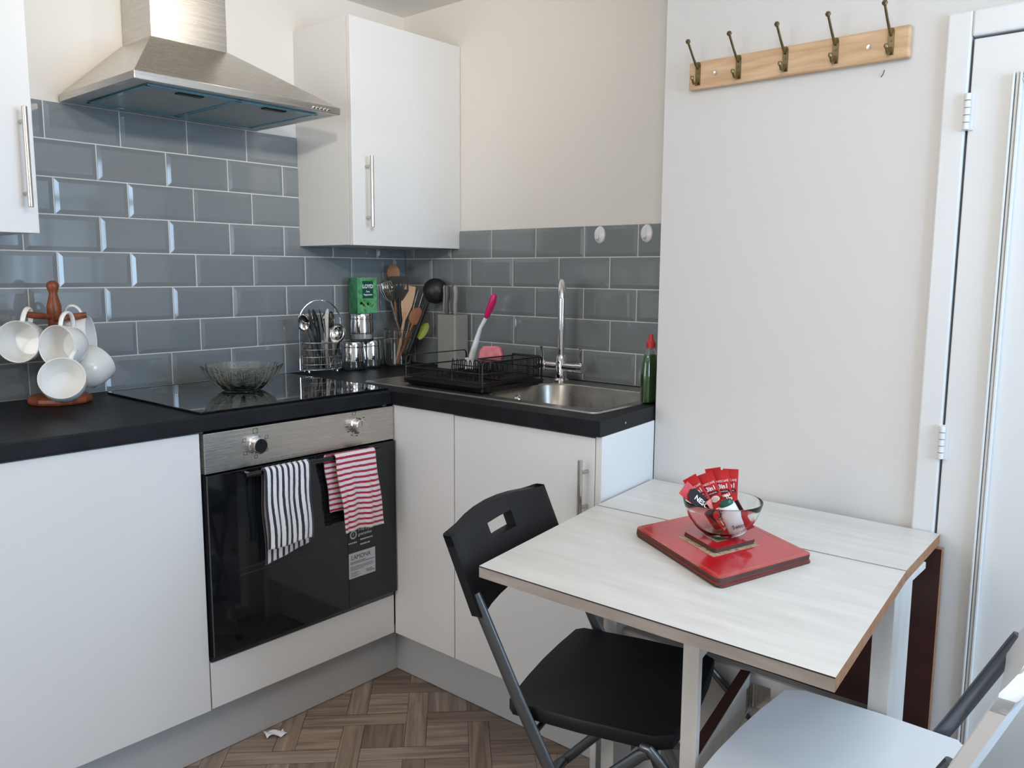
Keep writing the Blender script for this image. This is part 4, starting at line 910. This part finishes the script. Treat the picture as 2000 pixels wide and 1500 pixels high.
# ================================================================== TOWELS (over the oven handle)
def towel(name, label, m, x0, x1, zf, zbk, shift_b, skew, seedv, lean=0.0, backx=None, curl=0.0, cols='x'):
    t = thing(name, label, 'towel', ((x0+x1)/2, hy, hz)); W = x1-x0
    R = 0.0105
    def prof(s, L0, L1):
        # s: arc length measured from the top, negative = back
        half = R*pi/2
        if abs(s) <= half: a = s/R; return (hy-R*sin(a), hz+R*cos(a))
        if s > 0: return (hy-R, hz-(s-half))
        return (hy+R, hz-(-s-half))
    def flap(front, n, m_):
        x_a, x_b = (x0, x1) if front else ((x0+shift_b, x1+shift_b) if backx is None else backx)
        b = MB(); half = R*pi/2
        Lf = hz-(zf if front else zbk)+half
        def P(u, v):
            ln = Lf*(1+(curl*(u-0.3) if not front else 0)*-1)
            s = v*ln*(1 if front else -1); y, z = prof(s, 0, 0)
            k = min(1, max(0, (abs(s)-half)/0.1)); q = seedv
            wave = 0.0045*sin(9*u+q)*k+0.0025*sin(21*u+q*2+v*3)*k
            x = x_a+(x_b-x_a)*u+skew*v*(Lf/0.2)+0.002*sin(v*9+q)
            sag = -0.006*k*abs(sin(3.0*u+q)) if front else 0.0
            if front: y = y-0.003-abs(wave)
            else: y = y+0.0035*(0.5+0.5*sin(11*u))*k
            return Vector((x, y, z+sag+lean*(u-0.5)))
        nm = 'front_fold' if front else 'back_fold'
        b.grid(P, 40, 50, lambda u, v: (u*W, v*Lf+(0 if front else 0.003)))
        return part(nm, b, m_, t, smooth=True, solid=0.0035)
    flap(True, 0, m); flap(False, 0, m)
black_stripe = stripe_mat('black_striped_terry', (0.022, 0.020, 0.035), 0, 0.0165, 0.42)
red_stripe = stripe_mat('red_striped_terry', (0.40, 0.010, 0.035), 1, 0.0152, 0.42, base=(0.78, 0.68, 0.70))
towel('hand_towel', 'white hand towel with black vertical stripes on the oven handle', black_stripe, -1.072, -0.936, 0.560, 0.515, 0.006, 0.006, 0.7, lean=0.0, curl=0.12)
towel('hand_towel', 'white hand towel with red horizontal stripes on the oven handle', red_stripe, -0.852, -0.716, 0.545, 0.600, -0.03, 0.026, 2.1, lean=-0.002, backx=(-0.874, -0.760))

# ================================================================== TABLE
TZ = 0.715; TH = 0.022
t = thing('drop_leaf_table', 'pale wood-look drop-leaf table against the wall under the coat rack', 'table', (-0.6, -1.7, 0))
def slab(name, poly, z0, z1, top, edges, parent):
    """polygon slab; edges: material index per side"""
    b = MB(); b.prism(poly, z0, z1)
    o = part(name, b, [top, tableedge_m, chip], parent)
    n = len(poly)
    for p in o.data.polygons:
        if abs(p.normal.z) > 0.9: p.material_index = 0
        else:
            best = min(range(n), key=lambda i: ((Vector(poly[i])+Vector(poly[(i+1) % n]))/2-(Vector((p.center.x, p.center.y))+Vector((t.location.x, t.location.y)))).length)
            p.material_index = edges[best]
    return o
A_, B_, C_, D_ = (-0.6265, -1.362), (-0.603, -2.042), (HX-0.0155, -2.030), (-0.325, -1.331)
slab('table_top', [A_, B_, (HX-0.0155, -2.031), (HX-0.0155, -1.329)], TZ-TH, TZ, tabletop_m, [1, 2, 1, 2], t)
slab('front_leaf', [(-1.113, -1.434), (-1.106, -2.091), (-0.6078, -2.0427), (-0.6313, -1.3628)], TZ-TH, TZ, tabletop_m, [1, 2, 1, 2], t)
fl0, fl1 = Vector((-1.1132, -1.434, 0)), Vector((-1.1062, -2.091, 0)); fd = (fl1-fl0).normalized()
b = MB(); b.obox((fl0+fl1)/2+Z3*(TZ-0.0010), fd, Z3.cross(fd), Z3, (fl1-fl0).length/2, 0.0005, 0.0009); part('edge_line', b, print_black, t)
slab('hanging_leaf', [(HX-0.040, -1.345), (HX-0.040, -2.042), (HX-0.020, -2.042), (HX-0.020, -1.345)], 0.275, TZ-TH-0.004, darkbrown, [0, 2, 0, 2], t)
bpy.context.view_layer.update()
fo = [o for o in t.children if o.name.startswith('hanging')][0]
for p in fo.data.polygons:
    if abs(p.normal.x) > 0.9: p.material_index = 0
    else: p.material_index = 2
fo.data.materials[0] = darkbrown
def plank(name, a, c, m=None, parent=t, bev=0.001, **k):
    b = MB(); b.box(a, c); return part(name, b, m or tableleg_m, parent, bevel=bev, **k)
plank('leg', (-0.640, -2.036, 0.02), (-0.530, -2.000, TZ-TH-.0005)); plank('foot', (-0.70, -2.038, 0.0005), (-0.42, -1.998, 0.045))
plank('leg', (-0.640, -1.432, 0.02), (-0.560, -1.396, TZ-TH-.0005)); plank('foot', (-0.70, -1.434, 0.0005), (-0.42, -1.394, 0.045))
plank('apron', (-0.69, -2.0405, TZ-TH-0.014), (-0.46, -2.020, TZ-TH-.0003))
plank('apron', (-0.610, -1.998, 0.600), (-0.590, -1.434, TZ-TH-.0005))
b = MB(); b.box((-0.612, -1.999, 0.200), (-0.592, -1.433, 0.420)); part('stretcher', b, tableleg_m, t)
plank('stretcher_edge', (-0.6125, -1.999, 0.420), (-0.5915, -1.433, 0.424), tableedge_m, bev=0)
# rear gate, folded against the frame
plank('gate_leg', (-0.520, -1.480, 0.02), (-0.498, -1.425, TZ-TH-.001)); 
# front gate swung out under the raised leaf
ga, gb_ = Vector((-0.997, -1.818, 0)), Vector((-0.625, -1.748, 0)); gd = (gb_-ga).normalized(); gn = Z3.cross(gd)
b = MB(); b.obox((ga+gb_)/2+Z3*0.382, gd, gn, Z3, (gb_-ga).length/2, 0.010, 0.044); part('gate_rail', b, tableleg_m, t, bevel=0.001)
b = MB(); b.obox((ga+gb_)/2+Z3*0.4275, gd, gn, Z3, (gb_-ga).length/2, 0.0102, 0.0015); part('gate_rail_edge', b, darkbrown, t)
b = MB(); b.obox((ga+gb_)/2+Z3*0.645, gd, gn, Z3, (gb_-ga).length/2, 0.010, 0.040); part('gate_rail', b, tableleg_m, t, bevel=0.001)
b = MB(); b.obox(ga+gd*0.004+Z3*(TZ-TH)/2, gd, gn, Z3, 0.0100, 0.0140, (TZ-TH)/2-0.0006); part('gate_leg', b, tableleg_m, t, bevel=0.001)
b = MB(); hcn = gb_+gn*-0.012; 
b.obox(gb_+gd*-0.016-gn*0.0108+Z3*0.375, gd, gn, Z3, 0.014, 0.0007, 0.026); b.obox(Vector((-0.6128, -1.785, 0.375)), X3, Y3, Z3, 0.0007, 0.014, 0.026); b.cyl(Vector((-0.6175, -1.764, 0.349)), Vector((-0.6175, -1.764, 0.401)), 0.0035, seg=10)
part('hinge', b, steel_x, t, smooth=True)

# placemats and coasters
pex = Vector((.243, -.071, 0)).normalized(); pey = Vector((.161, .274, 0)).normalized(); th = 0.0
def board(name, label, cat, c, w, h, r, z, hgt, rot, group, deco=None):
    ex = Matrix.Rotation(rot, 3, 'Z') @ pex; ey = Matrix.Rotation(rot, 3, 'Z') @ pey; M = Matrix(((ex.x, ey.x, 0, c[0]), (ex.y, ey.y, 0, c[1]), (0, 0, 1, 0), (0, 0, 0, 1)))
    t = thing(name, label, cat, (c[0], c[1], z), rot, group)
    b = MB(); b.prism(rrect(w, h, r), z+0.0001, z+hgt-0.0006, M); part('board', b, mat_edge, t)
    b = MB(); b.prism(rrect(w-.0006, h-.0006, r), z+hgt-0.0006, z+hgt-0.0001, M); top = part('top_face', b, red_m, t)
    if deco: deco(t, M, z+hgt-0.0001)
    return t
def frame(b, M, w, h, lw, z):
    for (a0, a1, c0, c1) in ((-w, w, h-lw, h), (-w, w, -h, -h+lw), (-w, -w+lw, -h+lw, h-lw), (w-lw, w, -h+lw, h-lw)):
        b.prism([(a0, c0), (a1, c0), (a1, c1), (a0, c1)], z, z+0.00015, M)
def deco_mat(t, M, z):
    b = MB(); frame(b, M, 0.1185, 0.149, 0.0007, z); frame(b, M, 0.1145, 0.145, 0.0004, z); part('border_line', b, gold_m, t)
    b = MB(); Mo = M @ Matrix.Translation((-0.0065, -0.0035, 0)); b.prism([(-.064, -.0645), (.064, -.0645), (.064, .0645), (-.064, .0645)], z, z+0.0002, Mo)
    part('centre_print', b, mat('beige_pattern', (0.62, 0.50, 0.34), 0.35, nscale=150, col2=(0.22, 0.12, 0.06)), t)
for i in range(4):
    board('placemat', ['red lacquered placemat, lowest of the stack of four on the table', 'red lacquered placemat, second from the bottom of the stack', 'red lacquered placemat, third from the bottom of the stack', 'red placemat on top of the stack, with a beige patterned square'][i],
          'placemat', (-0.7215+[.001, -.0012, .0008, 0][i], -1.724+[-.001, .0008, .001, 0][i]), 0.253, 0.314, 0.013, TZ+0.0001+i*0.0045, 0.0045, th+[.006, -.004, .004, 0][i], 'red placemats stacked on the table', deco_mat if i == 3 else None)
def deco_c(t, M, z):
    b = MB(); b.prism([(-.027, -.027), (.027, -.027), (.027, .027), (-.027, .027)], z, z+0.0002, M); part('centre_print', b, pic_m, t)
    b = MB(); frame(b, M, .0305, .0305, .0035, z); part('border_line', b, mat('beige_pattern'), t)
for i in range(2):
    board('coaster', ['red square coaster, lower of the two under the glass bowl', 'red square coaster with a small picture, directly under the glass bowl'][i], 'coaster', (-0.7205, -1.7225+[.001, 0][i]), 0.114, 0.116, 0.008, TZ+0.0185+i*0.0045, 0.0045, th+[.01, 0][i], 'red coasters on the placemats', deco_c if i else None)

# glass bowl on the coasters
BX, BY, BZ = -0.719, -1.726, TZ+0.0278
t = thing('glass_bowl', 'clear plain glass bowl holding coffee sachets on the table', 'bowl', (BX, BY, BZ))
b = MB(); b.lathe([(0, 0), (.030, 0), (.034, .002), (.052, .018), (.066, .038), (.074, .058), (.0775, .071), (.0772, .0725), (.0755, .0725), (.0745, .071), (.071, .058), (.063, .039), (.049, .020), (.031, .0055), (0, .005)], (BX, BY, BZ), 64); part('bowl', b, glass, t, smooth=True)
# sachets
def sachet(label, foot, top, w, kind, face, roll_=0):
    foot, top = Vector(foot), Vector(top); L = (top-foot).length; d = (top-foot)/L
    ff = Vector(face); y = -(ff-d*d.dot(ff)).normalized(); x = y.cross(d)
    t = thing('coffee_sachet', label, 'sachet', foot, group='coffee sachets in the glass bowl'); t.rotation_euler = Matrix(((x.x, y.x, d.x), (x.y, y.y, d.y), (x.z, y.z, d.z))).to_euler()
    b = MB()
    def f(s): return lambda u, v: Vector(((u-.5)*w*(1-0.06*sin(pi*v)), s*(0.0002+0.0030*max(0, sin(pi*min(1, max(0, (v-.07)/.86))))**.5*(sin(pi*u))**.6), v*L))
    b.grid(f(-1), 8, 20); b.grid(f(1), 8, 20); bmesh.ops.remove_doubles(b.bm, verts=b.bm.verts, dist=0.0003)
    part('foil', b, sachet_red, t, smooth=True, local=True)
    yf = -0.0036
    def pan(nm, poly, m, y=yf, h=0.0003): b = MB(); b.prism(poly, 0, h, Matrix(((1, 0, 0, 0), (0, 0, -1, y), (0, 1, 0, 0), (0, 0, 0, 1)))); part(nm, b, m, t, local=True)
    h = w/2*.88
    if kind == 'black':
        pan('dark_band', [(-h, .02), (h, .02), (h, L-.020), (h*.5, L-.014), (-h*.5, L-.016), (-h, L-.024)], sachet_black)
        M = Matrix(((0, 1, 0, 0), (0, 0, -1, yf-.0004), (-1, 0, 0, L*.60), (0, 0, 0, 1)))
        text('NESCAFÉ', .0135, M, print_white, t, bold=.0003, local=True, sx=1.0)
    elif kind == 'up':
        pan('dark_band', [(-h, L*.45), (h, L*.45), (h, L-.016), (-h, L-.016)], sachet_black)
        M = Matrix(((0, -1, 0, 0), (0, 0, -1, yf-.0004), (1, 0, 0, L*.72), (0, 0, 0, 1)))
        text('NESCAFÉ', .0135, M, print_white, t, bold=.0003, local=True)
    else:
        s = 1
        M = lambda z: Matrix(((1, 0, 0, 0), (0, 0, -1, yf-.0004), (0, 1, 0, z), (0, 0, 0, 1)))
        text('NESCAFÉ', .0062, M(L-.022), print_white, t, local=True, sx=.95); text('3in1', .0125, M(L-.033), print_white, t, bold=.0004, local=True, sx=.9)
        pan('dark_band', [(-h*.8, L-.0455), (h*.8, L-.0455), (h*.8, L-.0405), (-h*.8, L-.0405)], sachet_black)
        text('ORIGINAL', .0038, Matrix(((1, 0, 0, 0), (0, 0, -1, yf-.0009), (0, 1, 0, L-.043), (0, 0, 0, 1))), print_white, t, local=True)
        pan('cup_picture', [(.0085*cos(2*pi*i/20), L-.056+.0068*sin(2*pi*i/20)) for i in range(20)], print_white)
        pan('cup_picture', [(.0066*cos(2*pi*i/20), L-.0555+.0050*sin(2*pi*i/20)) for i in range(20)], sachet_cream, yf-.0003)
        pan('swoosh', [(h*.9, L-.085), (h*.9, L-.060), (h*.4, L-.068), (0, L-.085)], mat('pink_print', (0.75, 0.25, 0.22), 0.4, noise=0.2))
Fc = (-0.90, -0.44, 0.1)
def PB(a, c, z): # a along camera right, c toward camera, z above bowl base
    rr2 = Vector((.653, -.757, 0)); vv = Vector((-.757, -.653, 0)); return Vector((BX, BY, BZ))+rr2*a+vv*c+Z3*z
sachet('red coffee sachet at the far left of the bowl, behind the black one', PB(.004, -.012, .008), PB(-.065, -.014, .114), .029, 'r', Fc)
sachet('red coffee sachet, second from left, upright in the glass bowl', PB(.018, -.014, .008), PB(-.034, -.018, .121), .031, 'r', Fc)
sachet('red coffee sachet peeping out behind the two middle sachets', PB(.012, -.030, .008), PB(-.014, -.034, .128), .031, 'r', Fc)
sachet('red coffee sachet, second from right in the glass bowl', PB(.022, -.018, .008), PB(.000, -.026, .126), .031, 'r', Fc)
sachet('red coffee sachet at the far right, standing straightest in the bowl', PB(.022, -.026, .010), PB(.022, -.032, .127), .031, 'r', Fc)
sachet('black-banded coffee sachet leaning out over the left rim of the bowl', PB(.028, .010, .008), PB(-.082, .012, .100), .030, 'black', (-.70, -.65, .4))
sachet('black-banded coffee sachet behind the white sweetener tube', PB(.052, .006, .012), PB(.012, -.006, .080), .026, 'up', Fc)
sachet('red coffee sachet upside down inside the bowl, left of the sweetener tube', PB(-.022, .016, .068), PB(.018, .024, .008), .029, 'r', (-.70, -.65, .2))
# sweetener tube
p0, p1 = PB(.026, .030, .012), PB(-.001, .034, .072); d = (p1-p0).normalized()
t = thing('sweetener_tube', 'white sweetener tube with a dark green lid in the glass bowl', 'sweetener', p0)
xx = Vector((.653, -.757, 0)); xx = (xx-d*d.dot(xx)).normalized(); M = Matrix(((xx.x, d.cross(xx).x, d.x, p0.x), (xx.y, d.cross(xx).y, d.y, p0.y), (xx.z, d.cross(xx).z, d.z, p0.z), (0, 0, 0, 1)))
M2 = M @ Matrix.Diagonal((1, .62, 1, 1))
b = MB(); b.lathe([(0, 0), (.0150, 0), (.0165, .002), (.0175, .050), (.0165, .062), (.013, .065), (0, .065)], seg=32, M=M2); part('tube', b, white_pl, t, smooth=True)
b = MB(); b.lathe([(0, .0652), (.0135, .0652), (.0140, .069), (.012, .074), (0, .075)], seg=32, M=M2); part('lid', b, green_dark, t, smooth=True)
Mt = axes(M @ Vector((0.004, -.0112, .020)), M.to_3x3() @ Vector((1, 0, -.12)), M.to_3x3() @ Vector((.12, 0, 1)))
text('Sweet', .0125, Mt, print_black, t, sx=.8)

# ================================================================== CHAIRS
def chair(label, loc, rz, seatm, bead):
    """local frame: +Y is the back of the chair, seat centre at the origin"""
    t = thing('folding_chair', label, 'chair', loc, rz)
    # seat
    b = MB(); n = 8
    def outline_(k, z, dx=0):
        pts = []
        w0, w1 = 0.190*k, 0.176*k; y0, y1 = 0.150*k, -0.172*k
        base = [(-w1, y0), (-w0, 0.0), (-0.178*k, y1+.02), (-0.150*k, y1), (0.150*k, y1), (0.178*k, y1+.02), (w0, 0.0), (w1, y0)]
        return [Vector((p[0], p[1], z(p[0], p[1]))) for p in base]
    P = [(-.172, .150), (-.188, .135), (-.192, 0), (-.186, -.14), (-.166, -.170), (-.08, -.178), (0, -.180), (.08, -.178), (.166, -.170), (.186, -.14), (.192, 0), (.188, .135), (.172, .150), (.08, .156), (0, .158), (-.08, .156)]
    def ring(k, dz): return [Vector((p[0]*k, p[1]*k, dz)) for p in P]
    b.rings([ring(.90, .424), ring(.97, .420), ring(1.0, .424), ring(1.0, .444), ring(.985, .4485), ring(.93, .4475), ring(.6, .4425), ring(.15, .440)])
    part('seat', b, seatm, t, smooth=True, local=True)
    # backrest: curved slab with a rectangular hand hole
    b = MB(); H0, H1 = 0.612, 0.778
    def ypos(x, z): return 0.200+(z-0.62)*0.42+0.020*(1-(x/.215)**2)
    xs = [-.218, -.208, -.19, -.15, -.10, -.055, -.053, 0, .053, .055, .10, .15, .19, .208, .218]
    zs = [H0, H0+.01, .655, .69, .712, .714, .746, .748, .766, H1]
    T = 0.024
    def vz(i, j):
        x, z = xs[i], zs[j]
        zz = z
        if j == len(zs)-1: zz = H1-0.020*(x/.218)**2-(.012 if i in (0, 14) else (.003 if i in (1, 13) else 0))
        if j == 0: zz = H0+0.012*(1-(x/.218)**2)+(.006 if i in (0, 14) else 0)
        return x, zz
    hole = lambda i, j: 5 <= i < 9 and 4 <= j < 6
    F = {}; B = {}
    for i in range(len(xs)):
        for j in range(len(zs)):
            x, z = vz(i, j); y = ypos(x, z); e = 0.75 if (i in (0, 14) or j in (0, len(zs)-1)) else 1
            F[i, j] = b.bm.verts.new((x, y-T/2*e, z)); B[i, j] = b.bm.verts.new((x, y+T/2*e, z))
    def fc(a): 
        try: b.bm.faces.new(a)
        except ValueError: pass
    for i in range(len(xs)-1):
        for j in range(len(zs)-1):
            if hole(i, j): continue
            fc((F[i, j], F[i+1, j], F[i+1, j+1], F[i, j+1])); fc((B[i, j], B[i, j+1], B[i+1, j+1], B[i+1, j]))
            for (di, dj, p, q) in ((-1, 0, (i, j), (i, j+1)), (1, 0, (i+1, j), (i+1, j+1)), (0, -1, (i, j), (i+1, j)), (0, 1, (i, j+1), (i+1, j+1))):
                a_, c_ = i+di, j+dj
                if a_ < 0 or c_ < 0 or a_ >= len(xs)-1 or c_ >= len(zs)-1 or hole(a_, c_): fc((F[p], F[q], B[q], B[p]))
    part('backrest', b, seatm, t, smooth=True, local=True)
    for s in (-1, 1):
        x = s*0.2035
        b = MB(); b.tube([(x, .210, .655), (x, .202, .640), (x, .116, .465), (x, .055, .350), (x, -.03, .18), (x, -.108, .012)], 0.0105, 14, flat=(1.25, .75), upv=(0, 1, 0.5)); part('back_leg_tube', b, grey_tube, t, smooth=True, local=True)
        x = s*0.180
        b = MB(); b.tube([(x, -.128, .412), (x, -.115, .405), (x, .05, .245), (x, .17, .117), (x, .275, .010)], 0.0095, 12, flat=(1.2, .8), upv=(0, 1, 1)); part('rear_leg', b, grey_tube, t, smooth=True, local=True)
        b = MB(); x = s*0.196; b.tube([(x*.97, -.120, .428), (x, -.136, .430), (x, -.150, .416), (x, -.180, .385), (x, -.30, .262), (x, -.33, .18), (x, -.335, .008)], 0.0085, 12); part('front_leg', b, grey_tube, t, smooth=True, local=True)
        for yy, zz, xx_ in ((-.108, .006, .2035*s), (.278, .006, .18*s), (-.335, .004, .196*s)):
            b = MB(); b.lathe([(0, -.0055), (.013, -.0055), (.013, .010), (0, .011)], (xx_, yy, zz), 14); part('foot_cap', b, black_pl, t, smooth=True, local=True)
    for (xw, yy, zz, rr_b) in ((.2035, .085, .405, .006), (.18, .17, .117, .0085), (.2035, -.07, .095, .008), (.196, -.135, .421, .004)):
        b = MB(); b.cyl((-xw, yy, zz), (xw, yy, zz), rr_b, seg=12); part('cross_bar', b, grey_tube, t, smooth=True, local=True)
    return t
chair('black plastic folding chair with grey tube legs pushed under the table', (-0.86, -1.57, 0), radians(15), black_pl, 0)
chair('white folding chair in the bottom right corner of the picture', (-0.877, -2.030, 0), radians(181), white_pl, 0)

[o for o in COL.objects if o.name == 'folding_chair.001'][0].scale = (1.18, 1, 1)

# scrap of paper on the floor
b = MB(); b.grid(lambda u, v: Vector((-1.045+.045*u+.006*v, -0.585+.030*v-.03*u+.004*sin(7*u), 0.003+.008*abs(sin(5*u+2*v)))), 8, 5); o = part('paper_scrap', b, paper_m, None, solid=0.0004); origin(o, (-1.02, -0.585, 0)); tag(o, 'small crumpled scrap of white paper on the floor by the plinth', 'paper scrap')
